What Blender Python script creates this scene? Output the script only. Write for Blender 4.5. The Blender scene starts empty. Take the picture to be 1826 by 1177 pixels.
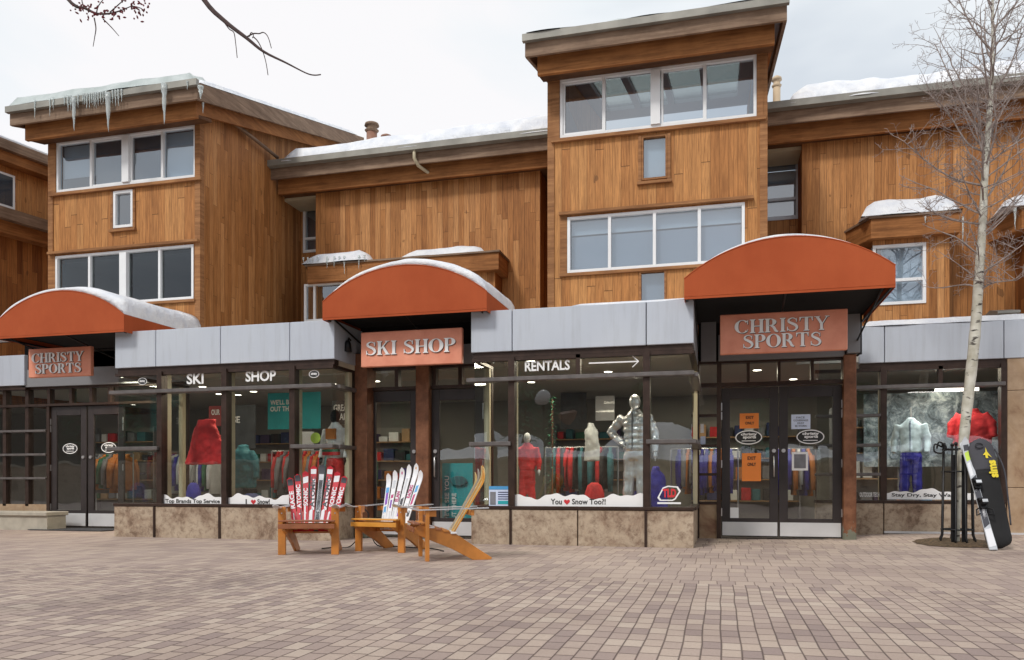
import bpy, math, random
from mathutils import Vector, Matrix, noise
random.seed(7)
R = math.radians
# ---------------------------------------------------------------- camera, world, sun, exposure
F, CU, VH, EH = 1419.0, 913.0, 863.0, 0.85      # focal length and horizon of the survey, eye height in metres
A = R(14.7); ca, sa = math.cos(A), math.sin(A)
scene = bpy.context.scene
col = scene.collection
cam = bpy.data.cameras.new('camera')
cam.sensor_width = 36; cam.lens = F/1826*36
cam.shift_y = (VH-588.5)/1826
cam.clip_end = 2000; cam.clip_start = 0.05
camo = bpy.data.objects.new('camera', cam); col.objects.link(camo)
camo.location = (0, 0, EH); camo.rotation_euler = (R(90), 0, A)
scene.camera = camo

SUN_EL, SUN_AZ = 48, 205      # azimuth measured clockwise from +Y (behind the viewer)
w = bpy.data.worlds.new('World'); scene.world = w; w.use_nodes = True
nt = w.node_tree; nt.nodes.clear()
def wn(t): return nt.nodes.new(t)
out = wn('ShaderNodeOutputWorld'); bg = wn('ShaderNodeBackground'); bg.inputs['Strength'].default_value = 0.1
sky = wn('ShaderNodeTexSky'); sky.sky_type = 'NISHITA'; sky.sun_disc = False
sky.sun_elevation = R(SUN_EL); sky.sun_rotation = R(SUN_AZ); sky.altitude = 2500; sky.dust_density = 3
tc = wn('ShaderNodeTexCoord'); mp = wn('ShaderNodeMapping'); mp.inputs['Scale'].default_value = (1.0, 1.0, 2.6)
mp.inputs['Location'].default_value = (3.1, 0.4, 0.2)
n1 = wn('ShaderNodeTexNoise'); n1.inputs['Scale'].default_value = 2.1; n1.inputs['Detail'].default_value = 5; n1.inputs['Roughness'].default_value = .48; n1.inputs['Distortion'].default_value = .35
rp = wn('ShaderNodeValToRGB'); e = rp.color_ramp.elements
e[0].position = .36; e[0].color = (5.1, 5.5, 5.95, 1)
e[1].position = .60; e[1].color = (7.25, 7.15, 7.2, 1)
m_ = rp.color_ramp.elements.new(.48); m_.color = (6.55, 6.85, 7.05, 1)
mx = wn('ShaderNodeMix'); mx.data_type = 'RGBA'; mx.inputs['Factor'].default_value = .93
nt.links.new(tc.outputs['Generated'], mp.inputs['Vector']); nt.links.new(mp.outputs[0], n1.inputs['Vector'])
nt.links.new(n1.outputs['Fac'], rp.inputs['Fac']); nt.links.new(sky.outputs[0], mx.inputs['A']); nt.links.new(rp.outputs[0], mx.inputs['B'])
nt.links.new(mx.outputs['Result'], bg.inputs['Color']); nt.links.new(bg.outputs[0], out.inputs['Surface'])
sl = bpy.data.lights.new('sun', 'SUN'); sl.energy = 1.5; sl.angle = R(10); sl.color = (1, .96, .9)
so = bpy.data.objects.new('sun', sl); col.objects.link(so); so.location = (0, -10, 20)
so.rotation_euler = (R(90-SUN_EL), 0, R(180-SUN_AZ)-math.pi*0) if False else (R(90-SUN_EL), 0, R(-SUN_AZ+180))
vs = scene.view_settings; vs.view_transform = 'Standard'; vs.look = 'None'; vs.gamma = 1; vs.exposure = 0.5; vs.use_curve_mapping = False

# ---------------------------------------------------------------- survey helpers: photo point on a plane at distance D -> metres
def XD(u):
    t = (u-CU)/F; return (t*ca-sa)/(ca+t*sa)
def X(u, D): return XD(u)*D
def ZC(u, D): return D/(ca+(u-CU)/F*sa)
def Z(u, v, D): return EH+(VH-v)*ZC(u, D)/F
def P(u, v, D): return (X(u, D), D, Z(u, v, D))

# ---------------------------------------------------------------- materials
MATS = {}
def rgb(c): return (c[0], c[1], c[2], 1)
class NT:
    def __init__(s, name):
        s.m = bpy.data.materials.new(name); s.m.use_nodes = True; s.t = s.m.node_tree
        s.b = s.t.nodes['Principled BSDF']; s.o = s.t.nodes['Material Output']
    def n(s, t, **k):
        nd = s.t.nodes.new('ShaderNode'+t)
        for a, v in k.items(): setattr(nd, a, v)
        return nd
    def l(s, a, b): s.t.links.new(a, b)
    def set(s, sock, v):
        if hasattr(v, 'is_linked') or hasattr(v, 'links'): s.l(v, sock)
        else: sock.default_value = v
    def math(s, op, a, b=0.0, c=0.0):
        nd = s.n('Math', operation=op)
        s.set(nd.inputs[0], a); s.set(nd.inputs[1], b); s.set(nd.inputs[2], c); return nd.outputs[0]
    def mix(s, f, a, b, mode='MIX'):
        nd = s.n('Mix', data_type='RGBA', blend_type=mode)
        s.set(nd.inputs['Factor'], f)
        s.set(nd.inputs['A'], a if hasattr(a, 'links') else rgb(a)); s.set(nd.inputs['B'], b if hasattr(b, 'links') else rgb(b)); return nd.outputs['Result']
    def pos(s): return s.n('NewGeometry').outputs['Position']
    def objc(s): return s.n('TexCoord').outputs['Object']
    def sep(s, v): nd = s.n('SeparateXYZ'); s.l(v, nd.inputs[0]); return nd.outputs
    def comb(s, x, y, z=0.0):
        nd = s.n('CombineXYZ'); s.set(nd.inputs[0], x); s.set(nd.inputs[1], y); s.set(nd.inputs[2], z); return nd.outputs[0]
    def noise(s, v, sc, det=3, rough=.5, dist=0):
        nd = s.n('TexNoise'); s.l(v, nd.inputs['Vector']); nd.inputs['Scale'].default_value = sc; nd.inputs['Detail'].default_value = det
        nd.inputs['Roughness'].default_value = rough; nd.inputs['Distortion'].default_value = dist; return nd.outputs['Fac']
    def white(s, v): nd = s.n('TexWhiteNoise', noise_dimensions='3D'); s.l(v, nd.inputs['Vector']); return nd.outputs['Value']
    def ramp(s, f, stops):
        nd = s.n('ValToRGB'); s.l(f, nd.inputs['Fac']); el = nd.color_ramp.elements
        while len(el) > 1: el.remove(el[-1])
        el[0].position = stops[0][0]; el[0].color = rgb(stops[0][1])
        for p, c in stops[1:]: x = el.new(p); x.color = rgb(c)
        return nd.outputs[0]
    def bump(s, h, st=.3, d=.01):
        nd = s.n('Bump'); s.l(h, nd.inputs['Height']); nd.inputs['Strength'].default_value = st; nd.inputs['Distance'].default_value = d
        s.l(nd.outputs[0], s.b.inputs['Normal'])
    def base(s, c): s.set(s.b.inputs['Base Color'], c if hasattr(c, 'links') else rgb(c))
def reg(name):
    def d(f):
        MATS[name] = f; return f
    return d
_cache = {}
def M(name):
    if name not in _cache: _cache[name] = MATS[name]()
    return _cache[name]
def plain(name, c, rough=.6, var=.12, scale=6, metal=0, bump=.0, coat=0):
    def f():
        n = NT(name); p = n.objc(); k = n.noise(p, scale, 4)
        d = tuple(x*(1-var) for x in c); l = tuple(min(1, x*(1+var)) for x in c)
        n.base(n.ramp(k, [(.3, d), (.7, l)])); n.b.inputs['Roughness'].default_value = rough; n.b.inputs['Metallic'].default_value = metal
        n.b.inputs['Coat Weight'].default_value = coat
        if bump: n.bump(n.noise(p, scale*4, 3), bump)
        return n.m
    MATS[name] = f
def planks(name, cols, w=.135, seg=1.7, joint=.05, grain=1.0, rough=.62):
    def f():
        n = NT(name); s = n.sep(n.pos()); k = n.math('ADD', s[0], s[1])
        k = n.math('DIVIDE', k, w); idx = n.math('FLOOR', k); fr = n.math('FRACT', k)
        r1 = n.white(n.comb(idx, 1.3)); z = n.math('ADD', n.math('DIVIDE', s[2], seg), n.math('MULTIPLY', r1, 7.3))
        sg = n.math('FLOOR', z); r2 = n.white(n.comb(idx, sg, 2.0))
        c = n.ramp(r2, cols)
        gv = n.comb(n.math('MULTIPLY', k, 3.4), n.math('MULTIPLY', r2, 40.0), n.math('MULTIPLY', s[2], 1.1))
        g = n.noise(gv, 2.2, 6, .65, .6)
        c = n.mix(.68*grain, c, n.ramp(g, [(.3, (.28, .2, .14)), (.5, (.8, .78, .74)), (.72, (1.35, 1.3, 1.2))]), 'MULTIPLY')
        wt = n.noise(n.comb(n.math('MULTIPLY', k, .55), 3.0, n.math('MULTIPLY', s[2], .55)), 1.0, 5, .65)
        c = n.mix(.35, c, n.ramp(wt, [(.34, (.42, .34, .28)), (.52, (1.12, 1.10, 1.06))]), 'MULTIPLY')
        kn = n.noise(n.comb(n.math('MULTIPLY', k, .9), r2, n.math('MULTIPLY', s[2], 3.5)), 1.0, 1)
        c = n.mix(n.math('MULTIPLY', n.math('GREATER_THAN', kn, .76), .5), c, (.08, .035, .015))
        jt = n.math('LESS_THAN', fr, joint); fz = n.math('LESS_THAN', n.math('FRACT', z), .0035)
        j = n.math('MAXIMUM', jt, fz); c = n.mix(n.math('MULTIPLY', j, .72), c, (.045, .022, .01))
        n.base(c); n.b.inputs['Roughness'].default_value = rough; n.b.inputs['Specular IOR Level'].default_value = .25
        h = n.math('SUBTRACT', n.math('MULTIPLY', g, .35), j); n.bump(n.math('ADD', h, n.math('MULTIPLY', r2, .25)), .5, .012)
        return n.m
    MATS[name] = f
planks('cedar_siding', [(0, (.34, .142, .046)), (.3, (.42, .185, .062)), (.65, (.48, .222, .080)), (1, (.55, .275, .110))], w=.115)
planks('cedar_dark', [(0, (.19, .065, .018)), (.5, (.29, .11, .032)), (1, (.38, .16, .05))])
planks('cedar_tower', [(0, (.42, .182, .060)), (.4, (.49, .225, .078)), (1, (.56, .28, .105))], w=.14, seg=3.4, joint=.03)
def board(name, a, b, rough=.7):
    def f():
        n = NT(name); s = n.sep(n.pos()); v = n.comb(n.math('MULTIPLY', s[0], .6), n.math('MULTIPLY', s[1], .6), n.math('MULTIPLY', s[2], 9.0))
        g = n.noise(v, 2.2, 6, .65, .5); st = n.noise(n.pos(), 1.4, 5, .7)
        c = n.ramp(g, [(.3, a), (.68, b)]); c = n.mix(.45, c, n.ramp(st, [(.35, (.5, .45, .42)), (.6, (1.1, 1.1, 1.1))]), 'MULTIPLY')
        n.base(c); n.b.inputs['Roughness'].default_value = rough; n.b.inputs['Specular IOR Level'].default_value = .2; n.bump(g, .4, .006); return n.m
    MATS[name] = f
board('eave_grey', (.14, .088, .058), (.31, .215, .15))
board('eave_wood', (.19, .075, .024), (.42, .18, .062))
board('trim_wood', (.2, .085, .035), (.42, .21, .09))
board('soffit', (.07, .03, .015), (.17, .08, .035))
plain('gutter_metal', (.26, .25, .22), .5, .2, 3, .2)
plain('fascia_shade', (.25, .25, .26), .5, .06, 1, .3)
plain('dark_gap', (.012, .011, .011), .8)
plain('bronze_frame', (.048, .028, .021), .42, .25, 9, .4)
plain('bronze_lip', (.16, .145, .14), .4, .2, 9, .5)
plain('door_paint', (.028, .021, .021), .45, .2, 5)
plain('cream_paint', (.52, .46, .32), .55, .06, 4)
plain('white_vinyl', (.78, .79, .8), .4, .04, 4)
plain('white_paint', (.74, .74, .72), .6, .05, 4)
plain('steel', (.62, .62, .63), .32, .08, 12, .9)
plain('kick_steel', (.62, .62, .63), .5, .08, 3, .3)
plain('black_metal', (.018, .018, .02), .4, .2, 20, .5)
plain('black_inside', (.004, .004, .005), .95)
plain('paper_white', (.8, .8, .79), .7, .03)
plain('letter_white', (.86, .86, .86), .5, .02)
plain('letter_black', (.02, .02, .02), .6)
plain('paper_orange', (.88, .26, .05), .7, .04)
plain('paper_blue', (.62, .70, .88), .7, .04)
plain('decal_red', (.62, .03, .04), .6)
plain('lime', (.55, .72, .1), .6)
plain('teal', (.02, .36, .40), .6, .15, 2)
plain('teal_dark', (.03, .16, .18), .6, .3, 5)
plain('poster_dark', (.05, .055, .06), .6, .3, 5)
plain('poster_red', (.3, .03, .03), .6, .2, 5)
plain('fabric_red', (.55, .018, .022), .75, .3, 7, bump=.5)
plain('fabric_navy', (.02, .03, .12), .7, .3, 7, bump=.4)
plain('fabric_blue', (.035, .03, .30), .7, .3, 7, bump=.4)
plain('fabric_ice', (.56, .66, .73), .7, .2, 7, bump=.4)
plain('fabric_white', (.62, .64, .65), .7, .1, 7, bump=.3)
plain('fabric_orange', (.52, .17, .03), .7, .15, 7)
plain('fabric_green', (.03, .15, .08), .7, .2, 7)
plain('fabric_teal', (.03, .15, .18), .7, .2, 7)
plain('fabric_grey', (.2, .2, .22), .7, .2, 7)
plain('fabric_black', (.02, .02, .024), .7, .2, 7)
plain('fabric_purple', (.06, .035, .10), .7, .2, 7)
plain('wood_box', (.42, .25, .12), .6, .15, 5)
plain('wall_cream', (.27, .26, .235), .8, .05, 1)
plain('floor_carpet', (.10, .09, .085), .9, .2, 3)
plain('ceiling_white', (.55, .54, .5), .85, .04, 1)
plain('reflection_wall', (.055, .052, .05), .9, .3, .6)
plain('room_grey', (.12, .13, .15), .85, .1, 1)
plain('blind', (.36, .37, .42), .7, .06, 1)
plain('blind_pale', (.62, .65, .69), .7, .05, 1)
plain('chair_orange', (.50, .19, .035), .42, .25, 5, coat=.2)
plain('chair_brown', (.27, .095, .04), .45, .25, 6, coat=.2)
plain('ski_red', (.52, .02, .035), .3, .15, 5, coat=.4)
plain('ski_dark', (.05, .05, .06), .3, .2, 5, coat=.3)
plain('ski_white', (.76, .77, .80), .3, .06, 5, coat=.4)
plain('ski_silver', (.55, .57, .6), .3, .2, 4, .2, coat=.3)
plain('ski_yellow', (.66, .48, .20), .35, .2, 4, coat=.3)
plain('ski_orange', (.72, .32, .05), .35, .15, 4, coat=.3)
plain('ski_purple', (.20, .06, .42), .4)
plain('ski_blue', (.08, .32, .62), .4)
plain('ski_magenta', (.45, .03, .16), .4)
plain('ski_base', (.36, .33, .30), .35, .3, 5)
plain('bag_cloth', (.007, .007, .008), .8, .4, 3, bump=.4)
plain('strap_and_sheen_grey', (.05, .05, .06), .8, .2, 3, bump=.3)  # grey of the strap, also the sheen painted on the bag top
plain('bag_yellow', (.75, .6, .03), .6)
plain('tan_flue', (.5, .38, .25), .6, .1, 4)
plain('brown_flue', (.24, .12, .08), .6, .2, 6)
plain('mulch', (.10, .065, .035), .95, .6, 30, bump=1)
plain('coping_stone', (.42, .38, .31), .8, .15, 5, bump=.3)
plain('rubber_mat', (.035, .035, .04), .9, .2, 20)
plain('concrete', (.4, .38, .36), .85, .15, 4)
plain('twig_bark', (.29, .24, .22), .8, .3, 20)
plain('branch_bark', (.055, .03, .028), .8, .3, 20)
plain('bud', (.16, .02, .03), .7, .3, 10)
plain('silver_cloth', (.74, .75, .79), .3, .08, 9, .72)
plain('mannequin_grey', (.5, .5, .52), .4, .05, 5, .2)

@reg('fascia_panel')
def _():
    n = NT('fascia_panel'); p = n.pos(); s = n.sep(p); k = n.noise(p, .8, 3); st = n.noise(n.comb(n.math('MULTIPLY', n.math('ADD', s[0], s[1]), 9), 0.0, n.math('MULTIPLY', s[2], .8)), 1.0, 5, .7)
    c = n.ramp(k, [(.3, (.48, .52, .59)), (.7, (.54, .58, .64))]); c = n.mix(.5, c, n.ramp(st, [(.3, (.78, .77, .75)), (.5, (1, 1, 1)), (.8, (1.04, 1.04, 1.04))]), 'MULTIPLY')
    n.base(c); n.b.inputs['Roughness'].default_value = .42; n.b.inputs['Metallic'].default_value = .15; n.bump(k, .15, .03); return n.m
@reg('awning_canvas')
def _():
    n = NT('awning_canvas'); p = n.pos(); k = n.noise(p, 1.2, 5, .6); g = n.noise(p, 180, 2)
    st = n.noise(n.comb(n.math('MULTIPLY', n.sep(p)[0], 4), n.math('MULTIPLY', n.sep(p)[1], 4), n.math('MULTIPLY', n.sep(p)[2], .7)), 1.0, 5, .65)
    g = n.math('MULTIPLY', g, n.math('ADD', .55, n.math('MULTIPLY', st, .9)))
    n.base(n.mix(.55, n.ramp(k, [(.3, (.37, .074, .025)), (.7, (.45, .102, .036))]), n.ramp(g, [(.3, (.8, .8, .8)), (.7, (1.1, 1.1, 1.1))]), 'MULTIPLY'))
    n.b.inputs['Roughness'].default_value = .75; n.b.inputs['Specular IOR Level'].default_value = .15; n.bump(n.math('ADD', n.math('MULTIPLY', k, 2), g), .25, .01); return n.m
@reg('sign_copper')
def _():
    n = NT('sign_copper'); k = n.noise(n.pos(), 3, 5, .6)
    n.base(n.ramp(k, [(.3, (.66, .23, .14)), (.7, (.82, .34, .22))])); n.b.inputs['Roughness'].default_value = .5; n.b.inputs['Metallic'].default_value = .0; return n.m
@reg('copper_post')
def _():
    n = NT('copper_post'); p = n.pos(); s = n.sep(p); k = n.noise(p, 5, 6, .7); g = n.noise(p, 9, 4, .6)
    c = n.ramp(k, [(.25, (.10, .04, .02)), (.5, (.21, .085, .042)), (.75, (.32, .15, .08))])
    lo = n.math('SUBTRACT', .42, s[2]); msk = n.math('GREATER_THAN', n.math('ADD', n.math('MULTIPLY', lo, 1.2), g), .78)
    c = n.mix(n.math('MULTIPLY', msk, .6), c, (.17, .26, .21)); n.base(c)
    n.b.inputs['Roughness'].default_value = .5; n.b.inputs['Metallic'].default_value = .3; n.bump(k, .15); return n.m
@reg('stone_slab')
def _():
    n = NT('stone_slab'); p = n.pos(); k = n.noise(p, 1.9, 8, .72, .35); f = n.noise(p, 11, 7, .75, .3); g = n.noise(p, 40, 3)
    c = n.ramp(k, [(.31, (.14, .09, .06)), (.40, (.29, .205, .145)), (.48, (.41, .32, .235)), (.72, (.53, .435, .33))])
    c = n.mix(.75, c, n.ramp(f, [(.34, (.38, .3, .26)), (.52, (1, 1, 1)), (.7, (1.12, 1.1, 1.06))]), 'MULTIPLY')
    n.base(c); n.b.inputs['Roughness'].default_value = .72; n.b.inputs['Specular IOR Level'].default_value = .3; n.bump(n.math('ADD', f, n.math('MULTIPLY', g, .3)), .35, .008); return n.m
@reg('stone_tan')
def _():
    n = NT('stone_tan'); p = n.pos(); k = n.noise(p, 1.1, 6, .6, 1.2); f = n.noise(p, 7, 5, .7)
    c = n.ramp(k, [(.34, (.24, .13, .08)), (.45, (.38, .26, .16)), (.7, (.50, .38, .27))])
    c = n.mix(.4, c, n.ramp(f, [(.3, (.6, .5, .45)), (.6, (1.1, 1.1, 1.1))]), 'MULTIPLY')
    n.base(c); n.b.inputs['Roughness'].default_value = .75; n.bump(f, .3, .008); return n.m
@reg('snow')
def _():
    n = NT('snow'); p = n.pos(); k = n.noise(p, 3.5, 5, .6); g = n.noise(p, 40, 3, .6)
    n.base(n.ramp(k, [(.3, (.60, .63, .70)), (.62, (.78, .79, .81))])); n.b.inputs['Roughness'].default_value = .7
    n.bump(n.math('ADD', k, n.math('MULTIPLY', g, .12)), .8, .07); return n.m
@reg('ice')
def _():
    n = NT('ice'); p = n.pos(); k = n.noise(p, 14, 4, .6); n.base((.80, .87, .87))
    n.b.inputs['Roughness'].default_value = .22; n.b.inputs['Transmission Weight'].default_value = .55; n.b.inputs['IOR'].default_value = 1.31; n.bump(k, .5, .02); return n.m
@reg('roof_ice')
def _():
    n = NT('roof_ice'); p = n.pos(); k = n.noise(p, 3, 5, .6)
    n.base(n.ramp(k, [(.3, (.42, .48, .46)), (.7, (.68, .73, .72))])); n.b.inputs['Roughness'].default_value = .35
    n.b.inputs['Transmission Weight'].default_value = .2; n.bump(k, .7, .05); return n.m
def glassmat(name, tint, refl, rough=0.0):
    def f():
        n = NT(name); n.t.nodes.remove(n.b)
        tr = n.n('BsdfTransparent'); tr.inputs[0].default_value = rgb(tint)
        gl = n.n('BsdfGlossy'); gl.inputs['Roughness'].default_value = rough; gl.inputs[0].default_value = (.93, .96, 1, 1)
        k = n.noise(n.pos(), .9, 2); b = n.n('Bump'); n.l(k, b.inputs['Height']); b.inputs['Strength'].default_value = .12; b.inputs['Distance'].default_value = .05
        n.l(b.outputs[0], gl.inputs['Normal'])
        lw = n.n('Fresnel'); lw.inputs['IOR'].default_value = 1.5
        fac = n.math('ADD', lw.outputs[0], refl); fac = n.math('MULTIPLY', n.math('MINIMUM', fac, 1.0), n.math('SUBTRACT', 1.0, n.n('NewGeometry').outputs['Backfacing']))
        ms = n.n('MixShader'); n.l(fac, ms.inputs[0]); n.l(tr.outputs[0], ms.inputs[1]); n.l(gl.outputs[0], ms.inputs[2]); n.l(ms.outputs[0], n.o.inputs[0])
        return n.m
    MATS[name] = f
glassmat('shop_glass', (.90, .93, .92), .10)
glassmat('dark_glass', (.7, .74, .74), .04)
glassmat('house_glass', (.8, .86, .9), .2)
glassmat('house_glass_clear', (.72, .75, .78), .20)
glassmat('skylight_glass', (.64, .66, .62), .02)
def emit(name, c, s):
    def f():
        n = NT(name); n.base(c); n.b.inputs['Emission Color'].default_value = rgb(c); n.b.inputs['Emission Strength'].default_value = s; return n.m
    MATS[name] = f
emit('lamp_glow', (1, .9, .72), 7)
emit('tube_glow', (1, .95, .85), 3)
@reg('aspen_bark')
def _():
    n = NT('aspen_bark'); p = n.pos(); s = n.sep(p)
    v = n.comb(n.math('MULTIPLY', s[0], 5), n.math('MULTIPLY', s[1], 5), n.math('MULTIPLY', s[2], 17)); k = n.noise(v, 1.0, 4, .55, .4); f = n.noise(p, 7, 4)
    k2 = n.noise(n.comb(n.math('MULTIPLY', s[0], 3), n.math('MULTIPLY', s[1], 3), n.math('MULTIPLY', s[2], 5)), 1.0, 4, .5, .8)
    c = n.ramp(f, [(.3, (.40, .38, .30)), (.65, (.62, .61, .54))]); c = n.mix(n.ramp(k, [(.60, (0, 0, 0)), (.66, (1, 1, 1))]), c, (.045, .035, .03))
    c = n.mix(n.ramp(k2, [(.66, (0, 0, 0)), (.69, (1, 1, 1))]), c, (.035, .028, .025))
    n.base(c); n.b.inputs['Roughness'].default_value = .75; n.bump(k, .4, .01); return n.m
@reg('winter_backdrop')
def _():
    n = NT('winter_backdrop'); p = n.pos(); k = n.noise(p, 4.5, 7, .75, .6); s = n.sep(p)
    n.base(n.ramp(k, [(.38, (.03, .045, .055)), (.5, (.18, .23, .27)), (.64, (.58, .66, .70))])); n.b.inputs['Roughness'].default_value = .6; return n.m
@reg('pavers')
def _():
    n = NT('pavers'); p = n.pos(); s = n.sep(p)
    wob = n.noise(p, 1.3, 1); wob2 = n.noise(n.comb(s[1], s[0], 7.0), 1.2, 1)
    xx = n.math('ADD', s[0], n.math('MULTIPLY', n.math('SUBTRACT', wob, .5), .025)); yy = n.math('ADD', s[1], n.math('MULTIPLY', n.math('SUBTRACT', wob2, .5), .07))
    def cells(cx, cy, stag, gx, gy, seed, stagx=0.0):
        r = n.math('DIVIDE', yy, cy); ri = n.math('FLOOR', r); rf = n.math('FRACT', r)
        rr = n.white(n.comb(ri, seed))
        c = n.math('ADD', n.math('DIVIDE', xx, cx), n.math('MULTIPLY', rr, stag)); ci = n.math('FLOOR', c); cf = n.math('FRACT', c)
        val = n.white(n.comb(ci, ri, seed)); v2 = n.white(n.comb(ri, ci, seed+3))
        dx = n.math('MINIMUM', cf, n.math('SUBTRACT', 1.0, cf)); dy = n.math('MINIMUM', rf, n.math('SUBTRACT', 1.0, rf))
        e = n.math('MINIMUM', n.math('DIVIDE', dx, gx), n.math('DIVIDE', dy, gy))
        return val, v2, n.math('MINIMUM', e, 1.0)
    def cols(cx, cy, gx, gy, seed):   # columns along Y with each column offset a little
        c = n.math('DIVIDE', xx, cx); ci = n.math('FLOOR', c); cf = n.math('FRACT', c)
        rr = n.white(n.comb(ci, seed)); r = n.math('ADD', n.math('DIVIDE', yy, cy), n.math('MULTIPLY', rr, .55)); ri = n.math('FLOOR', r); rf = n.math('FRACT', r)
        val = n.white(n.comb(ci, ri, seed)); v2 = n.white(n.comb(ri, ci, seed+3))
        dx = n.math('MINIMUM', cf, n.math('SUBTRACT', 1.0, cf)); dy = n.math('MINIMUM', rf, n.math('SUBTRACT', 1.0, rf))
        e = n.math('MINIMUM', n.math('DIVIDE', dx, gx), n.math('DIVIDE', dy, gy)); return val, v2, n.math('MINIMUM', e, 1.0)
    a = cols(.100, .185, .085, .075, 3.0); b = cells(.155, .36, 1.0, .05, .05, 9.0)
    far = n.math('GREATER_THAN', s[1], 6.96)
    mixf = lambda i: n.math('ADD', n.math('MULTIPLY', a[i], n.math('SUBTRACT', 1.0, far)), n.math('MULTIPLY', b[i], far))
    val, v2, e = mixf(0), mixf(1), mixf(2)
    val = n.math('ADD', n.math('MULTIPLY', n.math('SUBTRACT', val, .5), n.math('SUBTRACT', 1.0, n.math('MULTIPLY', far, .35))), .5)
    c = n.ramp(val, [(0, (.285, .22, .20)), (.25, (.345, .268, .235)), (.5, (.40, .315, .268)), (.8, (.43, .342, .285)), (1, (.465, .382, .32))])
    spk = n.noise(p, 60, 4, .8); c = n.mix(.4, c, n.ramp(spk, [(.3, (.66, .64, .62)), (.6, (1.12, 1.12, 1.12))]), 'MULTIPLY')
    drt = n.noise(p, .45, 5, .65); c = n.mix(.5, c, n.ramp(drt, [(.34, (.66, .63, .62)), (.5, (.95, .95, .95)), (.66, (1.12, 1.12, 1.1))]), 'MULTIPLY')
    ed = n.ramp(e, [(.0, (0, 0, 0)), (.75, (1, 1, 1))]); c = n.mix(n.math('MULTIPLY', n.math('SUBTRACT', 1.0, ed), n.math('SUBTRACT', .95, n.math('MULTIPLY', far, .3))), c, (.075, .05, .042))
    n.base(c); n.b.inputs['Roughness'].default_value = .8; n.b.inputs['Specular IOR Level'].default_value = .3
    n.bump(n.math('ADD', n.math('ADD', ed, n.math('MULTIPLY', v2, .25)), n.math('MULTIPLY', spk, .12)), .55, .012); return n.m

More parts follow.
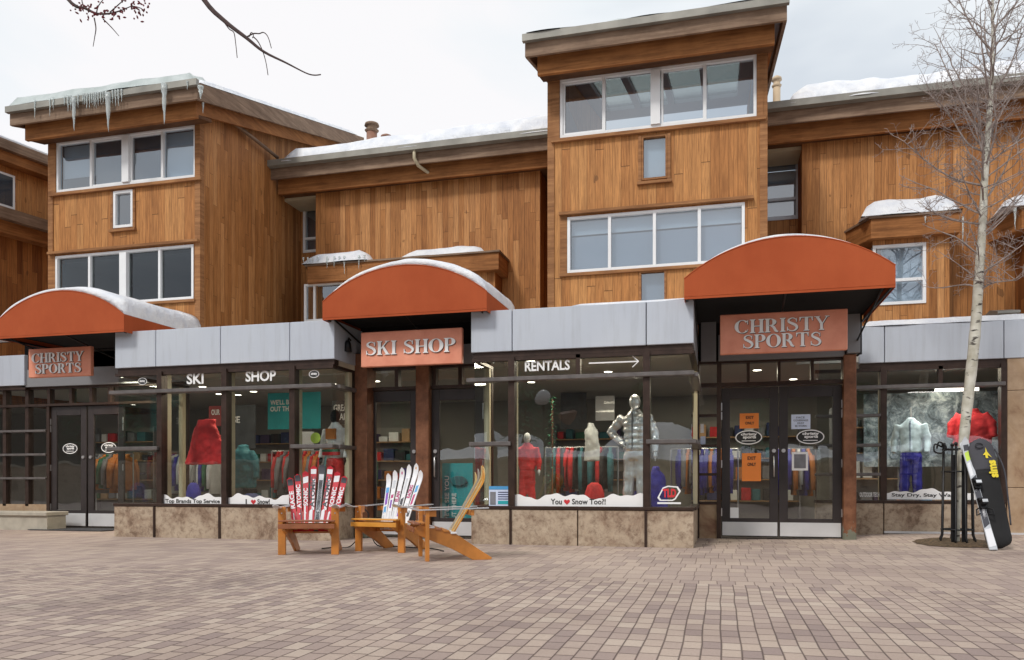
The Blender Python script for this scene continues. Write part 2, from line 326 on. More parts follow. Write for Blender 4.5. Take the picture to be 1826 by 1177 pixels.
# ---------------------------------------------------------------- mesh helpers
def tag(o, label=None, cat=None, group=None, kind=None):
    if label: o['label'] = label
    if cat: o['category'] = cat
    if group: o['group'] = group
    if kind: o['kind'] = kind
    return o
def thing(name, label, cat, loc=(0, 0, 0), rz=0, group=None):
    o = bpy.data.objects.new(name, None); o.empty_display_size = .1; col.objects.link(o); o.location = loc; o.rotation_euler = (0, 0, rz)
    return tag(o, label, cat, group)
class MB:
    def __init__(s): s.v = []; s.f = []; s.m = None
    def add(s, vs, fs):
        k = len(s.v)
        for p in vs:
            p = Vector(p); s.v.append(tuple(s.m @ p) if s.m else tuple(p))
        for f in fs: s.f.append(tuple(k+i for i in f))
        return s
    def box(s, x0, x1, y0, y1, z0, z1):
        if x0 > x1: x0, x1 = x1, x0
        if y0 > y1: y0, y1 = y1, y0
        if z0 > z1: z0, z1 = z1, z0
        return s.add([(x0, y0, z0), (x1, y0, z0), (x1, y1, z0), (x0, y1, z0), (x0, y0, z1), (x1, y0, z1), (x1, y1, z1), (x0, y1, z1)],
                     [(0, 3, 2, 1), (4, 5, 6, 7), (0, 1, 5, 4), (1, 2, 6, 5), (2, 3, 7, 6), (3, 0, 4, 7)])
    def prism(s, poly, fn):          # poly of 2D points, fn(p, 0|1) -> 3D
        n = len(poly); vs = [fn(p, 0) for p in poly]+[fn(p, 1) for p in poly]
        fs = [tuple(range(n)), tuple(range(2*n-1, n-1, -1))]+[(i, i+n, (i+1) % n+n, (i+1) % n) for i in range(n)]
        return s.add(vs, fs)
    def px(s, poly, y0, y1): return s.prism(poly, lambda p, k: (p[0], y1 if k else y0, p[1]))      # outline in XZ
    def py(s, poly, x0, x1): return s.prism(poly, lambda p, k: (x1 if k else x0, p[0], p[1]))      # outline in YZ
    def pz(s, poly, z0, z1): return s.prism(poly, lambda p, k: (p[0], p[1], z1 if k else z0))
    def tube(s, pts, rad, n=6, cap=True):
        pts = [Vector(p) for p in pts]
        if not hasattr(rad, '__len__'): rad = [rad]*len(pts)
        vs = []; fs = []; up = Vector((0, 0, 1)); prev = None
        for i, p in enumerate(pts):
            d = (pts[min(i+1, len(pts)-1)]-pts[max(i-1, 0)]);
            if d.length < 1e-9: d = Vector((0, 0, 1))
            d.normalize()
            if prev is None:
                a = d.cross(up) if abs(d.z) < .95 else d.cross(Vector((1, 0, 0)))
            else: a = prev-d*prev.dot(d)
            if a.length < 1e-6: a = d.orthogonal()
            a.normalize(); prev = a; b = d.cross(a)
            for k in range(n):
                t = 2*math.pi*k/n; vs.append(p+(a*math.cos(t)+b*math.sin(t))*rad[i])
        for i in range(len(pts)-1):
            for k in range(n): fs.append((i*n+k, i*n+(k+1) % n, (i+1)*n+(k+1) % n, (i+1)*n+k))
        if cap: fs.append(tuple(range(n-1, -1, -1))); fs.append(tuple(range((len(pts)-1)*n, len(pts)*n)))
        return s.add(vs, fs)
    def loft(s, rings, n=16):        # rings: (cx, cy, z, rx, ry)
        vs = []; fs = []
        for (cx, cy, z, rx, ry) in rings:
            for k in range(n): t = 2*math.pi*k/n; vs.append((cx+rx*math.cos(t), cy+ry*math.sin(t), z))
        for i in range(len(rings)-1):
            for k in range(n): fs.append((i*n+k, i*n+(k+1) % n, (i+1)*n+(k+1) % n, (i+1)*n+k))
        fs.append(tuple(range(n-1, -1, -1))); fs.append(tuple(range((len(rings)-1)*n, len(rings)*n)))
        return s.add(vs, fs)
    def ball(s, c, r, n=12, sq=(1, 1, 1)):
        rings = []
        m = n//2+2
        for i in range(m+1):
            a = -math.pi/2+math.pi*i/m; rr = max(math.cos(a), .02)*r
            rings.append((c[0], c[1], c[2]+math.sin(a)*r*sq[2], rr*sq[0], rr*sq[1]))
        return s.loft(rings, n)
    def strip(s, x0, x1, z0, z1, y): return s.add([(x0, y, z0), (x1, y, z0), (x1, y, z1), (x0, y, z1)], [(0, 1, 2, 3)])
    def wall(s, x0, x1, z0, z1, y, holes=(), th=.15):      # front wall facing -Y with real openings
        xs = sorted({x0, x1} | {h[0] for h in holes} | {h[1] for h in holes}); zs = sorted({z0, z1} | {h[2] for h in holes} | {h[3] for h in holes})
        for i in range(len(xs)-1):
            for j in range(len(zs)-1):
                cx, cz = (xs[i]+xs[i+1])/2, (zs[j]+zs[j+1])/2
                if any(h[0] < cx < h[1] and h[2] < cz < h[3] for h in holes): continue
                for yy, o in ((y, 1), (y+th, 0)):
                    q = [(xs[i], yy, zs[j]), (xs[i+1], yy, zs[j]), (xs[i+1], yy, zs[j+1]), (xs[i], yy, zs[j+1])]
                    s.add(q, [(0, 1, 2, 3) if o else (3, 2, 1, 0)])
        for h in list(holes)+[(x0, x1, z0, z1)]:
            a, b, c, d = h
            s.add([(a, y, c), (b, y, c), (b, y, d), (a, y, d), (a, y+th, c), (b, y+th, c), (b, y+th, d), (a, y+th, d)],
                  [(0, 1, 5, 4), (1, 2, 6, 5), (2, 3, 7, 6), (3, 0, 4, 7)])
        return s
    def build(s, name, mat, parent=None, smooth=False, bevel=0, world=True, mods=None):
        me = bpy.data.meshes.new(name); vs = s.v
        if parent is not None and world:
            inv = root_matrix(parent).inverted(); vs = [tuple(inv @ Vector(p)) for p in vs]
        me.from_pydata(vs, [], s.f); me.validate(); me.update()
        o = bpy.data.objects.new(name, me); col.objects.link(o)
        if parent is not None: o.parent = parent
        for m in (mat if isinstance(mat, (list, tuple)) else [mat]): me.materials.append(M(m))
        if smooth:
            for p in me.polygons: p.use_smooth = True
        if bevel:
            b = o.modifiers.new('bevel', 'BEVEL'); b.width = bevel; b.segments = 1; b.limit_method = 'ANGLE'
        return o
def root_matrix(o):
    m = Matrix.LocRotScale(o.location, o.rotation_euler, o.scale)
    return root_matrix(o.parent) @ m if o.parent else m
def B(name, mat, parent, *boxes, bevel=0):
    return [MB().box(*b).build(name, mat, parent, bevel=bevel) for b in boxes][0]

# lettering ---------------------------------------------------------------
def text_mb(body, x0, x1, z0, z1, y, th=.002, fit=True, bold=.02, mat=None, keep=False, tilt=0):
    cu = bpy.data.curves.new('t', 'FONT'); cu.body = body; cu.size = 1; cu.offset = bold; cu.extrude = .5; cu.align_x = 'LEFT'; cu.resolution_u = 3
    o = bpy.data.objects.new('t', cu); col.objects.link(o)
    dg = bpy.context.evaluated_depsgraph_get(); me = bpy.data.meshes.new_from_object(o.evaluated_get(dg))
    vs = [v.co.copy() for v in me.vertices]; fs = [tuple(p.vertices) for p in me.polygons]
    bpy.data.objects.remove(o); bpy.data.curves.remove(cu); bpy.data.meshes.remove(me)
    mb = MB(); mb.m = mat
    if not vs: return mb
    ax, bx = min(v.x for v in vs), max(v.x for v in vs); ay, by = min(v.y for v in vs), max(v.y for v in vs)
    sx = (x1-x0)/(bx-ax); sz = (z1-z0)/(by-ay)
    if keep: sx = sz = min(sx, sz); x0 = (x0+x1)/2-sx*(bx-ax)/2; z0 = (z0+z1)/2-sz*(by-ay)/2
    mb.add([(x0+(v.x-ax)*sx, y-(v.z+.5)*th, z0+(v.y-ay)*sz) for v in vs], fs)
    return mb

# hand cut roman capitals for the two-colour signs
def _arc(cx, cy, rx, ry, a0, a1, wf, n=20):
    q = []
    for i in range(n+1):
        t = R(a0+(a1-a0)*i/n); w_ = wf(t)/2; q.append(((cx+(rx-w_)*math.cos(t), cy+(ry-w_*.55)*math.sin(t)), (cx+(rx+w_)*math.cos(t), cy+(ry+w_*.55)*math.sin(t))))
    return [[q[i][0], q[i][1], q[i+1][1], q[i+1][0]] for i in range(n)]
def _stroke(pts, ws, sub=5):
    out = []; n = len(pts)
    def cr(i, t):
        p = [pts[max(i-1, 0)], pts[i], pts[min(i+1, n-1)], pts[min(i+2, n-1)]]
        return tuple(.5*(2*p[1][k]+(p[2][k]-p[0][k])*t+(2*p[0][k]-5*p[1][k]+4*p[2][k]-p[3][k])*t*t+(3*p[1][k]-p[0][k]-3*p[2][k]+p[3][k])*t**3) for k in (0, 1))
    P_ = []; W_ = []
    for i in range(n-1):
        for j in range(sub): P_.append(cr(i, j/sub)); W_.append(ws[i]+(ws[i+1]-ws[i])*j/sub)
    P_.append(pts[-1]); W_.append(ws[-1]); L = []
    for i in range(len(P_)):
        a, b = P_[max(i-1, 0)], P_[min(i+1, len(P_)-1)]; dx, dy = b[0]-a[0], b[1]-a[1]; l = math.hypot(dx, dy) or 1
        L.append(((P_[i][0]-dy/l*W_[i]/2, P_[i][1]+dx/l*W_[i]/2), (P_[i][0]+dy/l*W_[i]/2, P_[i][1]-dx/l*W_[i]/2)))
    return [[L[i][0], L[i][1], L[i+1][1], L[i+1][0]] for i in range(len(L)-1)]
def rc(x0, x1, y0, y1): return [(x0, y0), (x1, y0), (x1, y1), (x0, y1)]
def stem(x, w_=.18, s=.07, top=True, bot=True):
    r = [rc(x, x+w_, .0, 1)]
    if top: r += [[(x-s, 1), (x-s, .96), (x, .91), (x+w_, .91), (x+w_+s, .96), (x+w_+s, 1)]]
    if bot: r += [[(x-s, 0), (x-s, .04), (x, .09), (x+w_, .09), (x+w_+s, .04), (x+w_+s, 0)]]
    return r
vw = lambda t: .07+.15*abs(math.cos(t))**1.5
GL = {
 'I': (stem(.07), .30), 'H': (stem(.07)+stem(.56)+[rc(.2, .6, .47, .53)], .80),
 'C': (_arc(.42, .5, .33, .47, 42, 318, vw)+[[(.70, .66), (.745, .66), (.745, .98), (.70, .93)], [(.70, .3), (.745, .24), (.70, .17)]], .80),
 'O': (_arc(.43, .5, .33, .47, 0, 360, vw, 32), .86),
 'R': (stem(.07)+_arc(.32, .735, .22, .235, -90, 90, vw, 14)+[rc(.18, .34, .945, .995), rc(.18, .34, .475, .525)]+_stroke([(.36, .5), (.5, .36), (.62, .1), (.76, .03)], [.13, .15, .15, .05]), .80),
 'P': (stem(.07)+_arc(.34, .73, .23, .245, -90, 90, vw, 14)+[rc(.18, .36, .945, .995), rc(.18, .36, .46, .51)], .68),
 'T': (stem(.31, top=False)+[rc(.02, .75, .94, 1), [(.02, .94), (.02, .72), (.05, .72), (.12, .94)], [(.75, .94), (.75, .72), (.72, .72), (.65, .94)]], .78),
 'Y': ([rc(.32, .47, 0, .45), [(.25, 0), (.25, .04), (.32, .09), (.47, .09), (.54, .04), (.54, 0)], [(.32, .45), (.47, .45), (.24, .97), (.07, .97)], [(.41, .45), (.47, .45), (.73, .97), (.66, .97)], rc(.0, .32, .96, 1), rc(.58, .82, .96, 1)], .82),
 'K': (stem(.07)+[[(.2, .42), (.26, .40), (.66, .96), (.58, .96)], [(.30, .58), (.42, .66), (.74, .04), (.56, .04)], rc(.5, .76, .96, 1), rc(.48, .82, 0, .04)], .84),
 'S': (_stroke([(.58, .74), (.53, .88), (.36, .965), (.17, .87), (.16, .70), (.35, .565), (.52, .44), (.60, .26), (.50, .09), (.32, .035), (.14, .12), (.08, .28)], [.03, .05, .06, .1, .14, .17, .17, .14, .1, .06, .05, .03])
       + [[(.555, .68), (.60, .68), (.60, .98), (.565, .92)], [(.06, .34), (.105, .34), (.105, .08), (.06, .02)]], .68),
 ' ': ([], .34)}
def roman(body, x0, x1, z0, z1, y, th=.02):
    W_ = sum(GL[c][1] for c in body)+.04*(len(body)-1); sx = (x1-x0)/W_; sz = z1-z0; cx = x0; mb = MB(); k = 0
    for c in body:
        for poly in GL[c][0]:
            k += 1; mb.px([(cx+p[0]*sx, z0+p[1]*sz) for p in poly], y-th-.00025*(k % 9), y)
        cx += (GL[c][1]+.04)*sx
    return mb
# ---------------------------------------------------------------- ground
def ground_z(x, y):
    sm = lambda t: max(0, min(1, t))**2*(3-2*max(0, min(1, t)))
    return .085*sm((x-1.0)/2.2)*sm((y-11.6)/1.8)*(1-sm((y-13.72)/.1))
mb = MB()
xs = [-400, -120, -40]+[-20+.5*i for i in range(71)]+[16, 40, 120, 400]
ys = [-400, -120, -40, -15, -5, 0, 4, 8, 11]+[11.25+.15*i for i in range(19)]+[14.2, 16, 20, 40, 120, 400]
for y in ys:
    for x in xs: mb.v.append((x, y, ground_z(x, y)))
nx = len(xs)
for j in range(len(ys)-1):
    for i in range(nx-1): mb.f.append((j*nx+i, j*nx+i+1, (j+1)*nx+i+1, (j+1)*nx+i))
tag(mb.build('ground', 'pavers', smooth=True), kind='structure')

# ---------------------------------------------------------------- the building
BY, EY, SY, LY, RY = 10.85, 12.85, 11.75, 12.6, 13.6         # bay fronts, main doors, ski shop doors, left doors, right wing
TY, TY2, WY, GY, NY = 12.6, 12.9, 15.4, 14.95, 16.2          # towers, recessed wall, gutter line, light slot
ZF0, ZF1, ZT, ZM, ZS = 2.715, 3.295, 2.32, 1.415, .50        # fascia, transom bar, middle bar, sill
b1l, b1r = X(207, BY), X(595, BY); b2l, b2r = X(842, BY), X(1237, BY)
t1l, t1r = X(88, TY), X(357, TY); t2l, t2r = X(978, TY2), X(1367, TY2)
bld = thing('shop_building', 'long cedar clad building with grey shopfront fascia and two towers under snowy roofs', 'building', (-4.4, 13, 0))

# windows of the upper floors: a frame with panes set into it
def window(x0, x1, z0, z1, y, mulls=(), wide=(), fw=.045, glass='house_glass', frame='white_vinyl', proud=.02, rails=(), blind=None, sashes=()):
    mb = MB(); ya, yb = y-proud, y+.07
    mb.box(x0, x1, ya, yb, z0, z0+fw).box(x0, x1, ya, yb, z1-fw, z1).box(x0, x0+fw, ya, yb, z0+fw, z1-fw).box(x1-fw, x1, ya, yb, z0+fw, z1-fw)
    for m in mulls:
        h = .075 if m in wide else .024
        mb.box(m-h, m+h, ya-(.03 if m in wide else -.004), yb-.003, z0+fw+.0, z1-fw)
    for r in rails: mb.box(x0+fw, x1-fw, ya+.004, yb-.004, r-.025, r+.025)
    for (a, b) in sashes:       # sliding sash standing proud of its neighbour
        mb.box(a, a+.03, y+.0, y+.05, z0+fw, z1-fw).box(b-.03, b, y+.0, y+.05, z0+fw, z1-fw).box(a+.03, b-.03, y, y+.05, z0+fw, z0+fw+.03).box(a+.03, b-.03, y, y+.05, z1-fw-.03, z1-fw)
    o = mb.build('window', frame, bld)
    MB().box(x0+fw, x1-fw, y+.038, y+.044, z0+fw, z1-fw).build('pane', glass, o)
    for (a, b, c, d, mt) in (blind or ()): MB().box(a, b, y+.12, y+.13, c, d).build('blind', mt, o)
    return o
def room(x0, x1, z0, z1, y0, y1, mat='room_grey', top=True):
    mb = MB(); mb.box(x0, x1, y1, y1+.05, z0, z1).box(x0-.05, x0, y0, y1, z0, z1).box(x1, x1+.05, y0, y1, z0, z1).box(x0, x1, y0, y1, z0-.05, z0)
    if top: mb.box(x0, x1, y0, y1, z1, z1+.05)
    return mb.build('room_lining', mat, bld)

ROOF_K = math.tan(R(15.5))
def tower(xl, xr, y, ohl, ohr, wins, roofz, k, holes=(), name='tower_wall', back=18.6):
    yf = y-.6
    wz = roofz-.32
    h = [(w_[0], w_[1], w_[2], w_[3]) for w_ in wins]
    MB().wall(xl+.0, xr, 2.9, wz+.1, y, h, .14).build(name, 'cedar_tower', bld)
    for x0, x1 in ((xl, xl+.12), (xr-.12, xr)):
        MB().py([(y+.142, 2.9), (back, 2.9), (back, roofz-.2+k*(back-yf)), (y+.142, roofz-.2+k*(y+.142-yf))], x0+.001, x1-.001).build('side_wall', 'cedar_siding', bld)
    # corner boards
    B('corner_board', 'trim_wood', bld, (xl-.012, xl+.1, y-.022, y-.002, 2.9, wz+.05), (xr-.1, xr+.012, y-.022, y-.002, 2.9, wz+.05), (xr+.001, xr+.015, y-.002, y+.1, 2.9, wz+.05))
    # roof deck with optional skylight openings
    X0, X1 = xl-ohl, xr+ohr; zz = lambda yy: roofz+k*(yy-yf)
    def slab(x0, x1, y0, y1, t0=-.14, t1=0):
        x0 = max(x0, X0+.006); x1 = min(x1, X1-.006)
        return (MB().py([(y0, zz(y0)+t0), (y1, zz(y1)+t0), (y1, zz(y1)+t1), (y0, zz(y0)+t1)], x0, x1))
    mb = MB()
    if holes:
        xs_ = sorted({X0, X1} | {q[0] for q in holes} | {q[1] for q in holes}); ys_ = sorted({yf, back} | {q[2] for q in holes} | {q[3] for q in holes})
        for i in range(len(xs_)-1):
            for j in range(len(ys_)-1):
                cx, cy = (xs_[i]+xs_[i+1])/2, (ys_[j]+ys_[j+1])/2
                if any(q[0] < cx < q[1] and q[2] < cy < q[3] for q in holes): continue
                m2 = slab(xs_[i], xs_[i+1], ys_[j], ys_[j+1]); mb.add(m2.v, m2.f)
    else: m2 = slab(X0, X1, yf, back); mb.add(m2.v, m2.f)
    roof = mb.build('roof', 'eave_grey' if not holes else 'blind', bld)
    for q in holes:
        g = slab(q[0], q[1], q[2], q[3], -.06, -.045); g.build('skylight', 'skylight_glass', roof)
    # layered eaves at the front: weathered board, then the cedar board set back
    MB().box(X0, X1, yf-.05, yf-.001, roofz-.30, roofz-.02).build('fascia_board', 'eave_grey', bld)
    MB().box(X0-.03, X1+.03, yf-.13, yf-.051, roofz-.09, roofz+.02).build('gutter', 'gutter_metal', bld)
    MB().box(X0+.16, X1-.16, yf+.13, yf+.20, roofz-.52, roofz-.142-.01+k*.13).build('eave_beam', 'eave_wood', bld)
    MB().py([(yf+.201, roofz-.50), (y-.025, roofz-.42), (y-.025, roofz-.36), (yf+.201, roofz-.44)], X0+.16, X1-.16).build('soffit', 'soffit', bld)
    # rakes
    for x0, x1, mt, lo, hi in ((X0, X0+.05, 'eave_grey', -.30, -.003), (X1-.05, X1, 'eave_grey', -.30, -.003), (X1-.21, X1-.16, 'eave_wood', -.50, -.142), (X0+.16, X0+.21, 'eave_wood', -.50, -.142)):
        ya = yf+.001 if mt == 'eave_grey' else yf+.201
        MB().py([(ya, zz(ya)+lo), (back, zz(back)+lo), (back, zz(back)+hi), (ya, zz(ya)+hi)], x0, x1).build('rake_board', mt, bld)
    return zz
def U(u0, u1, vt, vb, D, uref=None):
    ur = (u0+u1)/2 if uref is None else uref
    return (X(u0, D), X(u1, D), Z(ur, vb, D), Z(ur, vt, D))

W1a = U(102, 350, 222, 316, TY, 350); W1b = U(203, 238, 340, 406, TY); W1c = U(100, 346, 436, 533, TY, 346)
W2a = U(999, 1349, 98, 208, TY2, 1348); W2b = U(1144, 1190, 241, 320, TY2); W2c = U(1012, 1328, 361, 466, TY2, 1328); W2d = U(1140, 1188, 482, 560, TY2)
zz1 = tower(t1l, t1r, TY, .25, .42, [W1a, W1b, W1c], 7.82, ROOF_K)
sky_h = []
xa = t2l+.35; sw = (t2r-t2l-.7-.36)/4
for i in range(4): sky_h.append((xa+i*(sw+.12), xa+i*(sw+.12)+sw, TY2+1.9, TY2+4.7))
zz2 = tower(t2l, t2r, TY2, .24, .25, [W2a, W2b, W2c, W2d], 7.92, ROOF_K*.9, sky_h)
mx_ = lambda us, D: [X(u, D) for u in us]
m1 = mx_((163, 226, 290), TY); bl = W1a
window(*W1a, TY, m1, (m1[1],), sashes=((m1[0], m1[1]-.08), (m1[1]+.08, m1[2])), blind=[(W1a[0]+.05, m1[0], W1a[2]+.3, W1a[3]-.05, 'blind_pale'), (m1[2], W1a[1]-.05, W1a[2]+.05, W1a[3]-.05, 'blind_pale'), (m1[0], m1[2], W1a[2]+.05, W1a[3]-.05, 'room_grey')])
window(*W1b, TY, (), (), fw=.05)
m3 = mx_((160, 222, 285), TY); window(*W1c, TY, m3, (m3[1],), glass='dark_glass')
m2_ = mx_((1077, 1169, 1257), TY2)
window(*W2a, TY2, m2_, (m2_[1],), glass='house_glass_clear', sashes=((W2a[0]+.05, m2_[0]), (m2_[1]+.09, m2_[2])))
window(*W2b, TY2, frame='trim_wood', fw=.03, blind=[(W2b[0], W2b[1], W2b[2], W2b[3], 'blind_pale')])
m4 = mx_((1087, 1167, 1247), TY2)
window(*W2c, TY2, m4, (), blind=[(W2c[0]+.05, W2c[1]-.05, W2c[2]+.05, W2c[3]-.3, 'blind'), (W2c[0]+.05, W2c[1]-.05, W2c[3]-.27, W2c[3]-.05, 'blind_pale')])
window(*W2d, TY2, frame='trim_wood', fw=.03, blind=[(W2d[0], W2d[1], W2d[2]+.25, W2d[3], 'blind')])
room(t1l+.2, t1r-.2, 5.2, 5.75+1.7, TY+.16, TY+3.2); room(t1l+.2, t1r-.2, 3.9, 5.13, TY+.16, TY+3.2)
room(t2l+.2, t2r-.2, 5.2, 7.4, TY2+.16, TY2+5.5, 'blind', top=False); room(t2l+.2, t2r-.2, 3.3, 5.13, TY2+.16, TY2+2.4)
# trims round the tower windows
for Wd, y in ((W1a, TY), (W2a, TY2)):
    a, b, c, d = Wd
    B('window_trim', 'trim_wood', bld, (a-.13, a-.005, y-.035, y-.003, c-.02, d+.06), (b+.005, b+.10, y-.035, y-.003, c-.02, d+.06), (a-.005, b+.005, y-.035, y-.003, d+.005, d+.06), (a-.14, b+.14, y-.07, y-.003, c-.075, c-.021))
for Wd, y in ((W1c, TY), (W2c, TY2)):
    a, b, c, d = Wd
    B('window_trim', 'trim_wood', bld, (a-.13, b+.13, y-.09, y-.003, d+.03, d+.075), (a-.13, b+.04, y-.045, y-.003, c-.055, c-.006), (a-.12, a-.005, y-.02, y-.003, c-.006, d+.028))
for Wd, y in ((W1b, TY), (W2b, TY2)):
    a, b, c, d = Wd
    B('window_trim', 'trim_wood', bld, (a-.05, a-.003, y-.03, y-.003, c-.03, d), (b+.003, b+.05, y-.03, y-.003, c-.03, d), (a-.07, b+.07, y-.06, y-.003, c-.075, c-.031))

# recessed middle wall and right wall
mwl, mwr = X(563, WY), X(963, WY); rwl = X(1430, WY); rwr = X(2100, WY)
rb = (X(556, WY), X(893, WY))
MB().wall(mwl, mwr, 2.9, 7.25, WY, (), .14).build('upper_wall', 'cedar_siding', bld)
MB().wall(rwl, rwr, 2.9, 7.25, WY, (), .14).build('upper_wall', 'cedar_siding', bld)
sw1 = U(541, 575, 340, 450, NY); sw2 = U(1362, 1426, 255, 392, NY, 1400)
MB().wall(t1r+.001, X(600, NY), 2.9, 7.25, NY, [sw1], .1).build('recess_wall', 'cedar_siding', bld)
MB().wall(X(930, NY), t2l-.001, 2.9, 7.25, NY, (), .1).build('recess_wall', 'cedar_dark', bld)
MB().wall(t2r+.001, X(1460, NY), 2.9, 7.25, NY, [sw2], .1).build('recess_wall', 'cedar_siding', bld)
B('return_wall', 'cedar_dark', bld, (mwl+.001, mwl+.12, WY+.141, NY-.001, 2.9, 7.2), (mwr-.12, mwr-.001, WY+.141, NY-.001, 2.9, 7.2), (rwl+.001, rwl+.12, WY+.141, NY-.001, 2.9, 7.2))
window(*sw1, NY, frame='white_vinyl', fw=.06, rails=(Z(556, 425, NY),), blind=[(sw1[0], sw1[1], sw1[2], sw1[3], 'room_grey')])
zr = Z(1400, 355, NY)
window(*sw2, NY, fw=.07, frame='fascia_panel', rails=(zr,), blind=[(sw2[0], sw2[1], Z(1400, 300, NY), sw2[3], 'blind'), (sw2[0], sw2[1], sw2[2], Z(1400, 301, NY), 'blind_pale')])
B('slot_header', 'cream_paint', bld, (t1r+.002, mwl-.001, WY+.1, NY-.002, 7.0, 7.06), (t2r+.002, rwl-.001, WY+.1, NY-.002, 7.0, 7.06))
MK = math.tan(R(14))
def mid_roof(x0, x1):
    z0 = 7.58; zz = lambda y: z0+MK*(y-GY)
    MB().py([(GY+.0, z0-.1), (20.5, zz(20.5)-.1), (20.5, zz(20.5)), (GY, z0)], x0, x1).build('roof', 'eave_grey', bld)
    MB().py([(GY-.13, z0-.07), (GY-.02, z0-.09), (GY-.001, z0-.06), (GY-.001, z0+.05), (GY-.13, z0+.05)], x0-.02, x1).build('gutter', 'gutter_metal', bld)
    B('fascia_board', 'eave_grey', bld, (x0, x1, GY+.001, GY+.05, 7.27, z0-.101))
    B('eave_beam', 'eave_wood', bld, (x0+.05, x1, GY+.2, GY+.27, 7.02, 7.46))
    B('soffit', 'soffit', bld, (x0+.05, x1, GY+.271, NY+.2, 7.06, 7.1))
mid_roof(t1r+.001, t2l-.001); mid_roof(t2r+.001, rwr)
# drain elbow under the middle gutter, and the long drain along the left tower
dx = X(741, GY)
MB().tube([(dx, GY-.07, 7.56), (dx, GY-.07, 7.36), (dx+.05, GY+.02, 7.24), (dx+.22, GY+.26, 7.14), (dx+.3, GY+.36, 7.10)], .035, 8).build('drain_pipe', 'cream_paint', bld, smooth=True)
MB().tube([P(357, 172, 12.25), P(420, 221, 13.5), P(495, 281, 15.0)], .035, 8).build('drain_pipe', 'eave_grey', bld, smooth=True)

# oriel windows on the recessed walls
OY = 14.7
def oriel(u0, u1, z0, z1, wins, chamL=True):
    x0, x1 = X(u0, OY), X(u1, OY); fh = .33
    o = MB().pz([(x0-(.3 if chamL else .0), WY-.001), (x0, OY), (x1, OY), (x1+.001, WY-.001)], z1-fh, z1).build('oriel_roof', 'eave_wood', bld)
    MB().pz([(x0-.33, WY-.002), (x0-.03, OY-.03), (x1+.03, OY-.03), (x1+.03, WY-.002)], z1+.001, z1+.035).build('roof_edge', 'eave_grey', o)
    xi0, xi1 = x0+.12, x1-.12; y = OY+.16
    MB().wall(xi0, xi1, z0, z1-fh-.001, y, wins, .08).build('oriel_wall', 'cedar_siding', bld)
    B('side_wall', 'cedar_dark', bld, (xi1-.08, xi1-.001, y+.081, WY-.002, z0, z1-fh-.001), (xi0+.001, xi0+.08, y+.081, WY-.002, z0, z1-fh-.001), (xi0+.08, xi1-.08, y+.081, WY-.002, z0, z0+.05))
    return y
ow1 = U(543, 612, 505, 572, OY+.16)
y = oriel(548, 889, 3.35, Z(880, 450, OY), [ow1]); window(*ow1, y, (X(561, y),), fw=.04)
ow2 = U(1556, 1651, 433, 541, OY+.16, 1640)
y = oriel(1553, 1712, 3.35, Z(1640, 384, OY), [ow2]); window(*ow2, y, (), fw=.05, rails=(Z(1640, 497, OY+.16),), blind=[(ow2[0], ow2[1], ow2[2], ow2[3], 'blind_pale')])
oriel(1822, 2000, 3.35, Z(1826, 372, OY), [])
MB().py([(OY-.2, 3.62), (WY-.01, 3.62), (WY-.01, 3.7), (OY+.2, 3.75), (OY-.2, 3.66)], X(1748, WY), X(1786, WY)).build('vent_hood', 'gutter_metal', bld)

# shop roof slabs (ceilings of the shop, floor of the storeys above)
B('roof_slab', 'ceiling_white', bld, (b1l+.06, b1r-.06, BY+.13, LY+.2, 2.80, 3.24), (b2l+.06, b2r-.06, BY+.13, EY+.1, 2.80, 3.24), (-20, t2r+.5, EY+.101, 18, 2.80, 3.24), (b1r+.06, b2l-.06, SY+.12, EY+.1, 2.83, 3.22), (t2r+.501, rwr, RY+.13, 18, 2.80, 3.24), (-20, b1l+.05, LY+.12, EY+.1, 2.83, 3.22))
B('interior_wall', 'wall_cream', bld, (-20, 13, 18, 18.1, 0, 2.8), (-20, -19.9, 12.9, 17.99, 0, 2.79), (6.2, 6.3, RY+.2, 17.99, 0, 2.79))
fl = MB().strip; m = MB()
for a in ((b1l, b1r, BY+.05, EY), (b2l, b2r, BY+.05, EY), (b1r, b2l, SY+.02, EY), (-20, b1l, LY, EY), (-20, 13, EY, 18)):
    m.add([(a[0], a[2], .012), (a[1], a[2], .012), (a[1], a[3], .012), (a[0], a[3], .012)], [(0, 1, 2, 3)])
m.build('shop_floor', 'floor_carpet', bld)

# shopfront bays -------------------------------------------------------------
def fascia(x0, x1, y, joints, yb=None, z0=ZF0, z1=ZF1, retl=None, retr=None, mat='fascia_panel'):
    g = .006; xs_ = [x0]+list(joints)+[x1]
    B('fascia_backing', 'dark_gap', bld, (x0+.03, x1-.03, y+.03, y+.10, z0+.01, z1-.012))
    for i in range(len(xs_)-1): B('fascia_panel', mat, bld, (xs_[i]+(g if i else 0), xs_[i+1]-(g if i < len(xs_)-2 else 0), y-.06, y+.029, z0, z1), bevel=.006)
    if retr: B('fascia_panel', mat, bld, (x1-.04, x1-.001, y+.031, retr, z0, z1-.002))
    if retl: B('fascia_panel', mat, bld, (x0+.001, x0+.04, y+.031, retl, z0, z1-.002))
    B('fascia_lip', 'bronze_frame', bld, (x0+.02, x1-.02, y-.02, y+.12, z0-.075, z0-.001))
j1 = mx_((282, 397, 520), BY); j2 = mx_((915, 1153), BY)
fascia(X(205, BY-.06), X(596, BY-.06), BY, j1, retr=SY+.1, retl=LY)
fascia(X(840, BY-.06), X(1237, BY-.06), BY, j2, retr=EY, retl=SY+.1)
